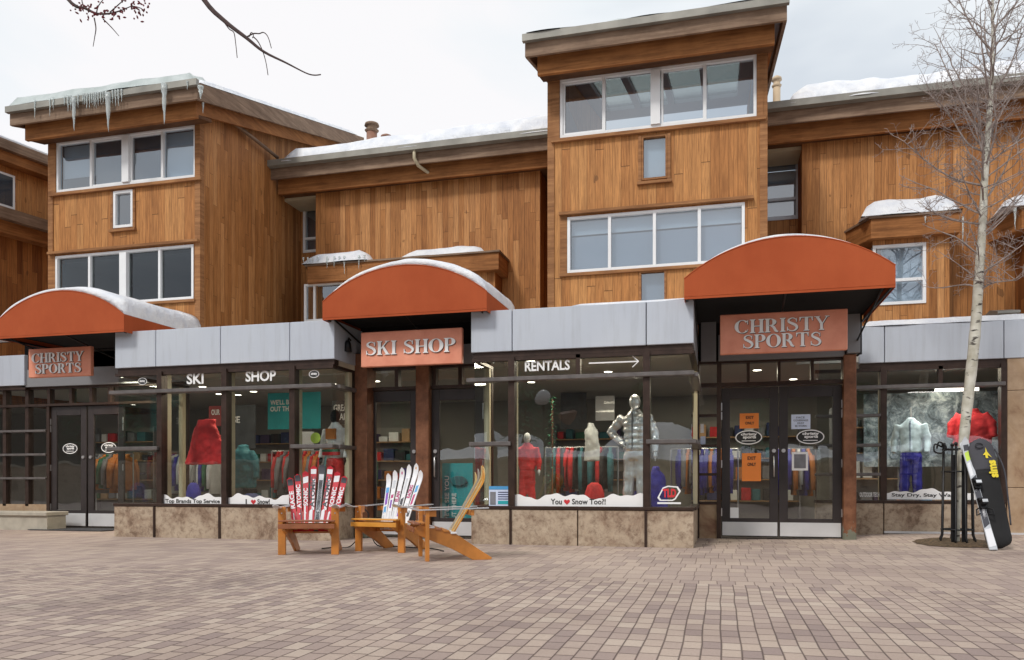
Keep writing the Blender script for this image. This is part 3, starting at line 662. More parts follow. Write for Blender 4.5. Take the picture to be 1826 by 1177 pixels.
def storefront(x0, x1, y, mulls, tsplit=(), mid=(), ext=.1, zs=ZS, z1=ZF0-.076, zt=ZT, zm=ZM, cream=True, ends=(True, True), bars=None):
    mw = .045; mb = MB(); xs_ = [x0+.03]+list(mulls)+[x1-.03]
    for i, m in enumerate(mulls): mb.box(m-mw, m+mw, y-.045, y+.1, zs+.041, z1)
    for m in tsplit: mb.box(m-.03, m+.03, y-.02, y+.1, zt+.031, z1)
    mb.box(x0, x1, y-.02, y+.1, z1-.05, z1-.001)
    fr = mb.build('window_frame', 'bronze_frame', bld)
    mb = MB(); mb.box(x0-ext*ends[0]*.6, x1+ext*ends[1]*.1, y-.10, y+.09, zt-.03, zt+.03)
    mb.build('glazing_bar', 'bronze_lip', bld, bevel=.008)
    for (a, b) in mid: B('glazing_bar', 'bronze_lip', bld, (a, b, y-.10, y+.09, zm-.03, zm+.03), bevel=.008)
    for (a, b, z) in (bars or ()): B('glazing_bar', 'bronze_lip', bld, (a, b, y-.06, y+.09, z-.025, z+.025), bevel=.008)
    B('window_sill', 'bronze_frame', bld, (x0-.01, x1+.01, y-.06, y+.1, zs-.005, zs+.04), bevel=.005)
    for i in range(len(xs_)-1): MB().box(xs_[i]+(mw if i else 0), xs_[i+1]-(mw if i < len(xs_)-2 else 0), y+.02, y+.026, zs+.04, z1-.05).build('window_pane', 'shop_glass', bld)
    if cream:
        for m in mulls: B('inner_frame', 'cream_paint', bld, (m-.04, m+.04, y+.101, y+.2, zs+.041, 2.79))
M1 = mx_((287, 402, 523), BY); M2 = mx_((913, 1153), BY)
storefront(b1l, b1r, BY, M1, mid=((b1l-.1, M1[0]), (M1[2], b1r+.03)))
storefront(b2l, b2r, BY, M2, tsplit=(X(1031, BY),), mid=((b2l-.02, M2[0]), (M2[1], b2r+.03)))
def side_glass(x, y0, y1, sgn=1):
    ym = y1-.09
    B('side_frame', 'bronze_frame', bld, (x-.04, x+.04, ym, y1, ZS+.041, ZF0-.076), (x-.04, x+.04, y0+.1, ym, ZF0-.12, ZF0-.076))
    B('inner_frame', 'cream_paint', bld, (x-.05, x+.03, ym-.09, ym-.001, ZS+.041, 2.64))
    B('glazing_bar', 'bronze_lip', bld, (x-.05, x+.09*sgn, y0+.091, y1, ZT-.03, ZT+.03), (x-.05, x+.09*sgn, y0+.091, y1, ZM-.03, ZM+.03), bevel=.008)
    B('window_sill', 'bronze_frame', bld, (x-.06, x+.06, y0+.101, y1, ZS-.005, ZS+.04))
    MB().box(x-.005, x+.001, y0+.03, ym, ZS+.04, ZF0-.12).build('window_pane', 'shop_glass', bld)
side_glass(b1r-.03, BY, SY-.2); side_glass(b2r-.03, BY, EY-.08); side_glass(b2l+.03, BY, SY-.05, -1); side_glass(b1l+.03, BY, LY, -1)
# stone plinth
def plinth(x0, x1, y, joints, zs=ZS-.008, z0=-.02, retr=None, retl=None, mat='stone_slab', th=.09):
    xs_ = [x0]+list(joints)+[x1]
    for i in range(len(xs_)-1):
        B('stone_panel', mat, bld, (xs_[i]+(.008 if i else 0), xs_[i+1]-(.008 if i < len(xs_)-2 else 0), y-.045, y-.045+th, z0, zs), bevel=.006)
    B('plinth_backing', 'dark_gap', bld, (x0+.03, x1-.03, y-.045+th+.001, y+.12, z0, zs-.004))
    if retr: B('stone_panel', mat, bld, (x1-.06, x1-.001, y-.044+th, retr, z0, zs-.002))
    if retl: B('stone_panel', mat, bld, (x0+.001, x0+.06, y-.044+th, retl, z0, zs-.002))
plinth(b1l, b1r, BY, mx_((279, 395), BY), retr=SY-.1, retl=LY)
plinth(b2l, b2r, BY, mx_((912, 1031, 1152), BY), retr=EY-.1, retl=SY)
B('joint_bar', 'bronze_frame', bld, *[(x-.016, x+.016, BY-.065, BY-.046, 0, ZS-.01) for x in mx_((279, 395), BY)+mx_((912, 1152), BY)])
# display platforms
B('display_platform', 'wood_box', bld, (b1l+.12, b1r-.1, BY+.21, BY+1.3, .02, .40), (b2l+.12, b2r-.1, BY+.21, BY+1.5, .02, .40), (2.4, 6.1, RY+.22, RY+1.4, .02, .5))

# doors ------------------------------------------------------------------
def door(x0, x1, y, z1, z0=.03, fl=.13, fr=.13, ft=.17, kick=.27, handle='r', pull=True):
    mb = MB(); gz = z0+kick
    mb.box(x0, x0+fl, y, y+.05, z0, z1).box(x1-fr, x1, y, y+.05, z0, z1).box(x0+fl, x1-fr, y, y+.05, z1-ft, z1).box(x0+fl, x1-fr, y, y+.05, z0, gz+.02)
    d = mb.build('door', 'door_paint', bld, bevel=.004)
    B('kick_plate', 'kick_steel', d, (x0+.015, x1-.015, y-.008, y-.001, z0+.02, gz-.04))
    MB().box(x0+fl, x1-fr, y+.02, y+.026, gz+.02, z1-ft).build('door_pane', 'shop_glass', d)
    hx = x1-fr/2 if handle == 'r' else x0+fl/2
    if pull:
        MB().tube([(hx, y-.001, 1.28), (hx, y-.05, 1.26), (hx, y-.05, .97), (hx, y-.001, .95)], .011, 8).build('handle', 'steel', d, smooth=True)
    MB().tube([(hx, y-.02, 1.36), (hx, y, 1.36)], .03, 12).build('lock', 'steel', d)
    hg = x0-.004 if handle == 'r' else x1-.012
    B('hinge', 'steel', d, *[(hg, hg+.016, y-.02, y-.001, z, z+.12) for z in (.35, 1.1, 1.85, z1-.35)])
    return d
# main entrance
Y = EY; xL, xS, xM, xR_ = X(1247, Y), X(1284, Y), X(1388.5, Y), X(1504, Y)
ztop = Z(1290, 690, Y); zhd = Z(1290, 643, Y)
dm1 = door(xS+.02, xM-.005, Y, ztop-.02, handle='r'); dm2 = door(xM+.005, xR_-.02, Y, ztop-.02, handle='l', pull=False)
zt0, zt1 = Z(1390, 686, Y), zhd-.05
us = [1284, 1334, 1389, 1448, 1504]
mb = MB(); mb.box(xL-.05, xR_, Y-.05, Y+.1, zhd-.05, zhd).box(xL-.05, xR_, Y-.05, Y+.1, ztop, ztop+.06)
for u in us: mb.box(X(u, Y)-.022, X(u, Y)+.022, Y-.04, Y+.1, ztop+.061, zhd-.051)
mb.box(xS-.05, xS+.015, Y-.06, Y+.1, 0, ztop-.001).box(xL-.06, xL, Y-.06, Y+.1, 0, ztop-.001)
mb.box(xS-.05+.001, xS+.015, Y-.06, Y+.1, ztop+.061, zhd-.051).box(xL-.06, xL, Y-.06, Y+.1, ztop+.061, zhd-.051)
for v in (741, 795, 846, 897): mb.box(xL+.001, xS-.051, Y-.04, Y+.08, Z(1265, v, Y)-.02, Z(1265, v, Y)+.02)
mb.build('door_frame', 'bronze_frame', bld)
MB().box(xL, xR_, Y+.02, Y+.026, ztop+.06, zhd-.05).build('transom_pane', 'shop_glass', bld)
MB().box(xL+.001, xS-.051, Y+.022, Y+.028, Z(1265, 897, Y), ztop-.001).build('side_pane', 'shop_glass', bld)
B('stone_panel', 'stone_tan', bld, (xL+.002, xS-.052, Y-.02, Y+.08, 0, Z(1265, 899, Y)))
PY = 12.72; pxl, pxr = X(1504, PY), X(1527, PY)
B('post', 'copper_post', bld, (pxl, pxr, PY-.02, PY+.22, 0, Z(1515, 632, PY)), bevel=.01)
zh0, zh1 = Z(1390, 640, EY-.1), 3.45
B('door_header', 'fascia_shade', bld, (X(1250, EY-.1), X(1277, EY-.1), EY-.16, EY-.061, zh0, Z(1265, 574, EY-.1)), (X(1281, EY-.1), X(1506, EY-.1), EY-.14, EY-.061, zh0, zh0+.4), (X(1509, PY), X(1532, PY), PY-.1, PY+.1, Z(1515, 631, PY), Z(1515, 560, PY)), bevel=.004)
B('canopy_shade', 'black_inside', bld, (b2r+.01, X(1532, EY), EY-.03, EY+.1, zhd+.001, 3.6))  # near-black sheet, paints the dark void under the awning
# ski shop entrance
Y = SY; zt_ = Z(700, 696, Y); zh_ = Z(700, 655, Y); xp = [X(u, Y) for u in (655, 746, 769, 862)]
door(xp[0]+.01, xp[1]-.005, Y, zt_-.01, handle='r', pull=False); door(xp[2]+.005, xp[3], Y, zt_-.01, handle='l')
B('post', 'copper_post', bld, (X(632, SY-.25), X(654, SY-.25), SY-.25, SY+.1, 0, 2.9), (xp[1], xp[2], SY-.12, SY+.12, 0, 2.9), bevel=.008)
mb = MB(); mb.box(xp[0], xp[1]-.001, Y-.03, Y+.1, zt_, zt_+.05).box(xp[2]+.001, xp[3], Y-.03, Y+.1, zt_, zt_+.05).box(xp[0], xp[1]-.001, Y-.03, Y+.1, zh_-.04, zh_).box(xp[2]+.001, xp[3], Y-.03, Y+.1, zh_-.04, zh_)
for u in (658, 705, 772, 818): mb.box(X(u, Y)-.0, X(u, Y)+.06, Y-.03, Y+.1, zt_+.051, zh_-.041)
mb.build('door_frame', 'bronze_frame', bld)
MB().box(xp[0], xp[1], Y+.02, Y+.026, zt_+.05, zh_-.04).build('transom_pane', 'shop_glass', bld); MB().box(xp[2], xp[3], Y+.02, Y+.026, zt_+.05, zh_-.04).build('transom_pane', 'shop_glass', bld)
B('kick_strip', 'kick_steel', bld, (xp[2]+.02, xp[3], Y-.012, Y-.009, .05, .2))
B('canopy_shade', 'black_inside', bld, (b1r+.01, b2l-.01, SY-.0, SY+.1, zh_+.001, 3.6))  # shade of the void above the ski shop doors, put in as black
B('door_header', 'fascia_shade', bld, (X(826, SY), X(860, SY), SY-.09, SY-.001, zh_+.0, zh_+.3))
# left entrance
Y = LY; zt_ = Z(150, 723, Y); zh_ = Z(150, 688, Y); xd = [X(u, Y) for u in (91, 154, 157, 214)]
dl1 = door(xd[0], xd[1], Y, zt_-.01, handle='r', kick=.30, pull=False); dl2 = door(xd[2], xd[3]+.08, Y, zt_-.01, handle='l', kick=.30, pull=False)
mb = MB(); xw0 = X(-45, LY)
mb.box(xw0, b1l, Y-.03, Y+.1, zh_-.04, zh_).box(xw0, b1l, Y-.06, Y+.1, zt_, zt_+.045)
for u in (88, 127, 163, 196): mb.box(X(u, Y)-.03, X(u, Y)+.03, Y-.02, Y+.1, zt_+.046, zh_-.041)
for u in (50, 10, -30): mb.box(X(u, Y)-.04, X(u, Y)+.04, Y-.03, Y+.1, .42, zt_-.001); mb.box(X(u, Y)-.04, X(u, Y)+.04, Y-.03, Y+.1, zt_+.046, zh_-.041)
mb.box(xd[0]-.07, xd[0]-.005, Y-.04, Y+.1, 0, zt_-.001)
mb.build('door_frame', 'bronze_frame', bld)
mb = MB()
for v in (769, 811, 853): mb.box(xw0, xd[0]-.071, Y-.07, Y+.09, Z(50, v, Y)-.022, Z(50, v, Y)+.022)
mb.build('glazing_bar', 'bronze_lip', bld, bevel=.006)
MB().box(xw0, xd[0]-.07, Y+.02, Y+.026, .46, zt_).build('window_pane', 'shop_glass', bld); MB().box(xw0, b1l, Y+.02, Y+.026, zt_+.045, zh_-.04).build('transom_pane', 'shop_glass', bld)
B('stone_panel', 'stone_tan', bld, (xw0, xd[0]-.072, Y-.03, Y+.09, 0, .455))
B('door_header', 'fascia_shade', bld, (X(44, Y-.05), b1l, Y-.12, Y-.031, zh_+.001, zh_+.33))
B('canopy_shade', 'black_inside', bld, (X(44, Y), b1l-.01, Y+.0, Y+.09, zh_+.001, 3.6))  # black in place of the shade under the left awning
fascia(X(-60, Y-.2), X(44, Y-.15), Y-.1, (), z0=Z(20, 688, Y-.15), z1=Z(20, 634, Y-.15))
# right wing shopfront
Y = RY; rz0, rz1 = Z(1700, 643, Y), Z(1700, 577, Y); zsr = Z(1650, 897, Y); ztr = Z(1650, 689, Y)
rx0 = pxr+.02; rx1 = X(1790, Y); m5 = X(1575, Y)
fascia(X(1531, Y), X(2100, Y), Y, mx_((1576, 1788, 1990), Y), z0=rz0, z1=rz1)
storefront(rx0-.5, rx1, Y, (m5,), tsplit=(X(1677, Y),), zs=zsr, z1=rz0-.076, zt=ztr, ends=(0, 0), bars=[(rx0-.5, m5-.045, Z(1552, v, Y)) for v in (741, 794, 846)])
B('window_jamb', 'bronze_frame', bld, (rx1-.05, rx1+.03, Y-.05, Y+.1, zsr, rz0-.076))
plinth(rx0-.5, X(1792, Y), Y, (m5,), zs=zsr-.006, z0=.02)
gz = .09
hz = [gz, Z(1810, 870, Y), Z(1810, 697, Y), rz0-.003]
for i in range(3):
    for a, b in ((rx1+.035, X(1920, Y)), (X(1920, Y)+.008, X(2060, Y))): B('stone_panel', 'stone_tan', bld, (a, b, Y-.045, Y+.05, hz[i]+.006, hz[i+1]), bevel=.006)
B('plinth_backing', 'dark_gap', bld, (rx1+.04, X(2060, Y), Y+.051, Y+.12, .02, rz0))
B('base_flashing', 'kick_steel', bld, (X(1575, Y), X(2060, Y), Y-.075, Y-.046, gz-.01, gz+.022))

# lettering on the glass -----------------------------------------------------
def letters(body, u0, u1, vt, vb, D, mat='letter_white', par=bld, bold=.025, name='window_lettering', uref=None, y=None, **k):
    a, b, c, d = U(u0, u1, vt, vb, D, uref)
    return text_mb(body, a, b, c, d, (D if y is None else y), bold=bold, **k).build(name, mat, par)
gy = BY+.016
letters('SKI', 333, 363, 666, 685, gy); letters('SHOP', 438, 492, 661, 680, gy); letters('RENTALS', 936, 1016, 643, 661, gy)
a, b, c, d = U(1050, 1140, 636, 656, gy); zc_ = (c+d)/2
MB().box(a, b-.01, gy-.002, gy, zc_-.009, zc_+.009).px([(b-.10, d), (b-.085, d), (b, zc_), (b-.085, c), (b-.10, c), (b-.02, zc_)], gy-.0045, gy-.0025).build('window_lettering', 'letter_white', bld)
def oval_logo(u, v, D, w_, h_, par, text=True):
    cx, cz = X(u, D), Z(u, v, D); mb = MB(); n = 40; vs = []; fs = []
    for i in range(n):
        t = 2*math.pi*i/n
        for r_ in (1, .86): vs.append((cx+math.cos(t)*w_/2*(1 if r_ == 1 else (1-.14*h_/w_)), D-.002, cz+math.sin(t)*h_/2*r_))
    for i in range(n): fs.append((2*i, 2*i+1, (2*i+3) % (2*n), (2*i+2) % (2*n)))
    o = mb.add(vs, fs).build('logo_sticker', 'letter_white', par)
    MB().px([(cx+math.cos(2*math.pi*i/n)*w_*.455, cz+math.sin(2*math.pi*i/n)*h_*.425) for i in range(n)], D-.0009, D-.0004).build('backing', 'letter_black', o)
    if text:
        for s_, zz_, ww in (('christy', .17, .62), ('sports', -.05, .55)):
            text_mb(s_, cx-w_*ww/2+w_*.02*(1 if zz_ > 0 else 3), cx+w_*ww/2, cz+h_*(zz_-.09), cz+h_*(zz_+.16), D-.002, bold=.04, th=.001).build('lettering', 'letter_white', o)
        MB().box(cx-w_*.26, cx+w_*.26, D-.003, D-.002, cz-h_*.27, cz-h_*.22).build('underline', 'letter_white', o)
    else: text_mb('christy', cx-w_*.3, cx+w_*.3, cz-h_*.2, cz+h_*.22, D-.002, bold=.04, th=.001).build('lettering', 'letter_white', o)
oval_logo(254, 680, gy, .17, .115, bld, False); oval_logo(560, 667, gy, .17, .115, bld, False)
oval_logo(1335, 780, EY+.016, .40, .22, dm1); oval_logo(1445, 779, EY+.016, .40, .22, dm2)
oval_logo(125, 800, LY+.016, .34, .2, dl1); oval_logo(194, 798, LY+.016, .34, .2, dl2)
def snow_decal(u0, u1, vb, vt, D, body, hu=None, seed=1, tu=None):
    x0, x1 = X(u0, D), X(u1, D); z0 = Z((u0+u1)/2, vb, D); h = Z((u0+u1)/2, vt, D)-z0; rr = random.Random(seed); n = max(24, int((x1-x0)/.03))
    ph = [rr.uniform(0, 6) for _ in range(4)]; s_ = lambda x: h*(.70+.12*math.sin(x*7+ph[0])+.10*math.sin(x*15+ph[1])+.05*math.sin(x*33+ph[2]))
    mb = MB(); vs = []; fs = []
    for i in range(n+1): x = x0+(x1-x0)*i/n; vs += [(x, D-.001, z0), (x, D-.001, z0+s_(x))]
    for i in range(n): fs.append((2*i, 2*i+2, 2*i+3, 2*i+1))
    o = mb.add(vs, fs).build('window_decal', 'letter_white', bld)
    for (s, a, b) in tu: letters(s, a, b, vb-(vb-vt)*.52, vb-(vb-vt)*.16, D-.003, 'letter_black', o, name='lettering', bold=.02)
    if hu:
        cx, cz = X(hu, D), z0+h*.32; r_ = h*.2
        MB().px([(cx+r_*.0625*16*math.sin(t)**3, cz+r_*.0625*(13*math.cos(t)-5*math.cos(2*t)-2*math.cos(3*t)-math.cos(4*t))) for t in [2*math.pi*i/24 for i in range(24)]], D-.004, D-.003).build('heart', 'decal_red', o)
gy2 = BY+.015
snow_decal(290, 396, 903, 878, gy2, '', None, 2, [('Top Brands Top Service', 295, 392)])
snow_decal(404, 516, 903, 878, gy2, '', 452, 3, [('I', 438, 440), ('Snow!', 459, 481)])
snow_decal(918, 1150, 904, 876, gy2, '', 1011, 5, [('You', 982, 1002), ('Snow Too?!', 1020, 1080)])
snow_decal(1580, 1783, 891, 869, RY+.015, '', None, 6, [('Stay Dry, Stay Warm', 1590, 1712)])
letters('OUTDOOR TECH', 1533, 1568, 878, 886, RY+.016)
# ---------------------------------------------------------------- neighbouring wing on the left
wing = thing('timber_building', 'orange timber building with a low snowy roof beyond the left tower', 'building', (-14, 14, 0))
wd = Vector((.197, 1, 0)).normalized(); wn_ = Vector((wd.y, -wd.x, 0)); wp = Vector((X(80, 15), 15, 0))
def WP(s, off, z): p = wp+wd*s+wn_*off; return (p.x, p.y, z)
def wbox(s0, s1, o0, o1, z0, z1, name, mat, par=wing):
    vs = [WP(s, o, z) for z in (z0, z1) for (s, o) in ((s0, o0), (s1, o0), (s1, o1), (s0, o1))]
    return MB().add(vs, [(0, 3, 2, 1), (4, 5, 6, 7), (0, 1, 5, 4), (1, 2, 6, 5), (2, 3, 7, 6), (3, 0, 4, 7)]).build(name, mat, par)
wbox(-4, 3, -1.5, 0, 6.4, 8.05, 'upper_wall', 'cedar_tower'); wbox(-4, 3, -1.2, .12, 2.7, 6.35, 'lower_wall', 'cedar_dark')
wbox(-4.2, 3.2, -1.6, .42, 8.06, 8.26, 'roof', 'eave_grey'); wbox(-4.2, 3.2, -1.3, .30, 7.84, 8.055, 'eave_beam', 'eave_wood')
wbox(-4.2, 3.2, -1.2, .55, 6.52, 6.76, 'lower_roof', 'eave_grey'); wbox(-4.2, 3.2, -1.1, .4, 6.25, 6.515, 'eave_beam', 'eave_wood')
o = wbox(-3.0, -.72, .001, .05, 6.93, 7.68, 'window', 'white_vinyl')
for a, b in ((-2.95, -1.72), (-1.64, -.77)): wbox(a, b, .051, .056, 6.98, 7.63, 'pane', 'house_glass', o); wbox(a, b, .0505, .0508, 6.98, 7.63, 'blind', 'room_grey', o)

# low stone wall beside the left doors
lw = thing('planter_wall', 'low pale stone block wall with coping left of the left doors', 'wall', (X(30, 11.6), 11.8, 0))
xa_, xb_ = X(-90, 11.9), X(84, 11.9)
B('block_wall', 'coping_stone', lw, (xa_, xb_-.02, 11.92, 12.35, -.02, .26)); B('coping', 'coping_stone', lw, (xa_, xb_, 11.88, 12.40, .262, .335), bevel=.01)

# ---------------------------------------------------------------- awnings
def awning(uL, uR, D0, D1, label):
    x0, x1 = X(uL, D0), X(uR, D0); cx = (x0+x1)/2; hw = (x1-x0)/2; zb, zs, za = 3.255, 3.525, 3.975
    rad = (hw*hw+(za-zs)**2)/(2*(za-zs)); arch = lambda x: za-rad+math.sqrt(max(rad*rad-(x-cx)**2, 0))
    r = thing('awning', label, 'awning', (cx, D0, zb)); n = 28
    xs_ = [x0+(x1-x0)*i/n for i in range(n+1)]; top = [(x, arch(x)) for x in xs_]
    fr = MB().px([(x0, zb)]+[(x1, zb)]+top[::-1], D0, D0+.012).build('front_panel', 'awning_canvas', r)
    mb = MB(); sec = [(x0, zb)]+top+[(x1, zb)]; vs = []; fs = []; nb = 6
    for j in range(nb+1):
        yy = D0+.013+(D1-D0-.013)*j/nb
        for i, (x, z) in enumerate(sec): vs.append((x, yy, z-(.012*math.sin(j*math.pi*2/nb*3) if 0 < i < len(sec)-1 else 0)*0))
    m = len(sec)
    for j in range(nb):
        for i in range(m-1): fs.append((j*m+i, j*m+i+1, (j+1)*m+i+1, (j+1)*m+i))
    o = mb.add(vs, fs).build('canopy', 'awning_canvas', r)
    md = o.modifiers.new('s', 'SOLIDIFY'); md.thickness = .008; md.offset = -1
    MB().tube([(x, D0+.002, z) for x, z in top], .009, 6).build('piping', 'awning_canvas', r); MB().tube([(x0, D0-.001, zb+.035), (x1, D0-.001, zb+.035)], .004, 5).build('hem', 'awning_canvas', r)
    # black sheet painting the shade of the open underside, and the frame beneath
    MB().box(x0+.03, x1-.03, D0+.05, D1, zb+.10, zb+.115).build('underside_shade', 'black_inside', r)
    fb = MB(); fb.tube([(x0+.02, D0+.03, zb+.02), (x1-.02, D0+.03, zb+.02)], .016, 6); fb.build('front_rail', 'black_metal', r)
    for sx in (x0+.03, x1-.03): MB().tube([(sx, D0+.03, zb+.02), (sx, D1, zb+.02)], .016, 6).build('side_rail', 'black_metal', r)
    for sx in (x0+.12, cx, x1-.12): MB().tube([(sx, D0+.06, zb+.05), (sx, D1-.02, zb-.32)], .014, 6).build('brace', 'black_metal', r)
    return r, arch, x0, x1, cx
AW = [awning(-8, 221, 10.6, 12.58, 'rust red barrel awning over the left entrance doors at the photo edge'),
      awning(575, 868, 10.6, 12.3, 'rust red barrel awning above the two word ski sign'),
      awning(1220, 1597, 10.6, 12.84, 'rust red barrel awning over the double doors right of the rentals window')]

# ---------------------------------------------------------------- shop signs
def sign(lines, us, D, label, gaps):
    r = thing('shop_sign', label, 'sign', (X((us[0]+us[1])/2, D), D, 2.9))
    um = (us[0]+us[1])/2
    x0, x1 = X(us[0], D), X(us[1], D); z0, z1 = Z(um, us[3], D), Z(um, us[2], D)
    MB().box(x0, x1, D-.03, D+.05, z0, z1).build('board', 'sign_copper', r, bevel=.01)
    h = z1-z0; wdt = x1-x0
    for (body, fx0, fx1, fz0, fz1) in lines:
        for dx_, dz_, dy, mt, nm, th in ((.007, -.006, .0, 'bronze_frame', 'letter_shadow', .004), (0, 0, -.006, 'letter_white', 'lettering', .012)):  # dark copy shifted down and right paints the drop shadow of the letters
            roman(body, x0+wdt*fx0+dx_, x0+wdt*fx1+dx_, z0+h*fz0+dz_, z0+h*fz1+dz_, D-.031+dy, th).build(nm, mt, r)
    for k in (-1, 1): MB().tube([(x0+wdt*(.5+.35*k), D+.051, z1-.05), (x0+wdt*(.5+.35*k), D+.75, z1+.1)], .012, 6).build('bracket', 'black_metal', r)
    return r
sign([('CHRISTY', .07, .90, .50, .83), ('SPORTS', .12, .86, .12, .45)], (53, 164, 620, 672), 11.25, 'small copper sign in two lines above the left entrance doors', 0)
sign([('SKI SHOP', .05, .94, .33, .72)], (645, 825, 589, 652), 10.98, 'copper sign with one line of white capitals between the grey fascias', 0)
sign([('CHRISTY', .12, .86, .50, .84), ('SPORTS', .18, .80, .12, .46)], (1284, 1511, 556.5, 628.5), 11.3, 'large copper sign in two lines above the double doors', 0)

# ---------------------------------------------------------------- snow lying on the building
def snow(x0, x1, y0, y1, base, thick, label, seed=0, nx=None, ny=None, edge=.18, name='snow_pile', mat='snow', group=None, overhang=0):
    nx = nx or max(8, int(abs(x1-x0)/.12)); ny = ny or max(6, int(abs(y1-y0)/.12)); r = thing if False else None
    mb = MB(); vs = []; N = Vector((seed*3.7, seed*1.3, 0))
    def prof(a, ln): d = min(a, ln-a); return min(1, max(0, d)/edge)**.45
    for j in range(ny+1):
        for i in range(nx+1):
            x = x0+(x1-x0)*i/nx; y = y0+(y1-y0)*j/ny
            jx = (noise.noise(Vector((x*1.3, y*1.3, seed)))*.06 if j in (0, ny) else 0)
            t = thick(x, y) if callable(thick) else thick
            e = prof(abs(x-x0), abs(x1-x0))*prof(abs(y-y0), abs(y1-y0))
            h = t*e*(1+.28*noise.noise(Vector((x*.9, y*.9, seed+5)))+.12*noise.noise(Vector((x*3.3, y*3.3, seed+9))))
            vs.append((x, y+jx, base(x, y)+.004+h))
    n = len(vs); vs += [(v[0], v[1], base(v[0], v[1])+.004) for v in vs]; fs = []
    for j in range(ny):
        for i in range(nx):
            a = j*(nx+1)+i; fs.append((a, a+1, a+nx+2, a+nx+1)); fs.append((n+a, n+a+nx+1, n+a+nx+2, n+a+1))
    for i in range(nx):
        fs.append((i, n+i, n+i+1, i+1)); a = ny*(nx+1)+i; fs.append((a+1, n+a+1, n+a, a))
    for j in range(ny):
        a = j*(nx+1); fs.append((a+nx+1, n+a+nx+1, n+a, a)); a += nx; fs.append((a, n+a, n+a+nx+1, a+nx+1))
    o = mb.add(vs, fs).build(name, mat, None, smooth=True)
    return tag(o, label, 'snow', group)
flat = lambda z: (lambda x, y: z)
midz = lambda x, y: 7.58+MK*(y-GY)
snow(X(500, GY)+.1, t2l-.02, GY-.12, 19.5, lambda x, y: midz(x, y)+.02, lambda x, y: .26+.10*(x-t1r)/6, 'white snow on the middle roof between the two towers', 1, edge=.22, ny=30)
sx0 = X(930, GY)
snow(X(820, GY+.7), t2l-.02, GY+.5, 18.0, lambda x, y: midz(x, y)+.02, lambda x, y: .58*min(1, (x-X(820, GY+.7))/1.2), 'thick drift of snow on the middle roof against the right tower', 2, edge=.6, ny=24)
snow(t2r+.45, rwr, GY-.12, 19.5, lambda x, y: midz(x, y)+.02, lambda x, y: .34, 'long blanket of snow on the roof right of the right tower', 3, edge=.35, ny=30)
snow(t1l-.22, t1r+.38, TY-.72, TY-.2, lambda x, y: zz1(y)+.004 if y > TY-.6 else zz1(TY-.6)+.024, .17, 'greyish ice layer along the eave of the left tower', 4, edge=.08, name='ice_sheet', mat='roof_ice')
snow(t1l, t1r+.30, TY+2.0, 18.4, lambda x, y: zz1(y)+.004, .30, 'snow on the sloping roof of the left tower', 5, edge=.5)
snow(t1r+.16, t1r+.42, TY-.55, 18.2, lambda x, y: zz1(y)+.004, .10, 'narrow snow strip along the right roof edge of the left tower', 15, edge=.1)
snow(t2l-.2, t2r+.2, TY2-.72, TY2-.1, lambda x, y: zz2(y)+.004 if y > TY2-.6 else zz2(TY2-.6)+.024, lambda x, y: .05+.05*max(0, noise.noise(Vector((x*3, 0, 2)))), 'thin frozen crust along the eave of the right tower', 6, edge=.05, name='ice_sheet', mat='roof_ice')
snow(X(536, OY-.1), X(655, OY), OY-.06, WY-.05, flat(Z(880, 450, OY)+.038), .25, 'snow cushion on the flat ledge just left of the middle awning', 7, edge=.2)
snow(X(716, OY), X(862, OY), OY+.0, WY-.05, flat(Z(880, 450, OY)+.038), .2, 'snow cushion on the flat ledge behind the top of the middle awning', 8, edge=.22)
snow(X(1535, OY), X(1716, OY), OY-.06, WY-.05, flat(Z(1640, 384, OY)+.038), .36, 'snow pile on the small roof of the right oriel window', 9, edge=.28)
snow(X(1786, OY), X(2000, OY), OY-.06, WY-.05, flat(Z(1826, 372, OY)+.038), .3, 'snow pile on the small roof at the right photo edge', 10, edge=.28)
snow(X(1537, RY-.05), X(2080, RY), RY-.06, RY+.9, flat(rz1+.003), .10, 'long white snow strip on top of the right grey fascia', 11, edge=.06)
snow(X(1020, BY), X(1236, BY), BY-.02, BY+.25, flat(ZF1+.003), .035, 'thin line of snow on the fascia above the rentals window', 12, edge=.05)
snow(X(-60, LY-.3), X(43, LY-.3), LY-.32, LY+.2, flat(Z(20, 634, Y)+.1), .16, 'snow on the short grey fascia left of the left sign', 13, edge=.1)
snow(WP(-4, 0, 0)[0]-.4, WP(3, 0, 0)[0]-.1, 11.2, 17.5, lambda x, y: 8.03+0*x, .12, 'thin snow along the roof of the timber building on the left', 14, edge=.2) if False else None
o = MB().add([WP(s, o_, 8.264+h*.09) for h in (0, 1) for s, o_ in ((-4.1, -1.5), (3.1, -1.5), (3.1, .36), (-4.1, .36))], [(0, 3, 2, 1), (0, 1, 5, 4), (1, 2, 6, 5), (2, 3, 7, 6), (3, 0, 4, 7), (4, 5, 6, 7)])
tag(o.build('snow_pile', 'snow', None, bevel=.03), 'thin snow along the roof of the timber building on the left', 'snow')
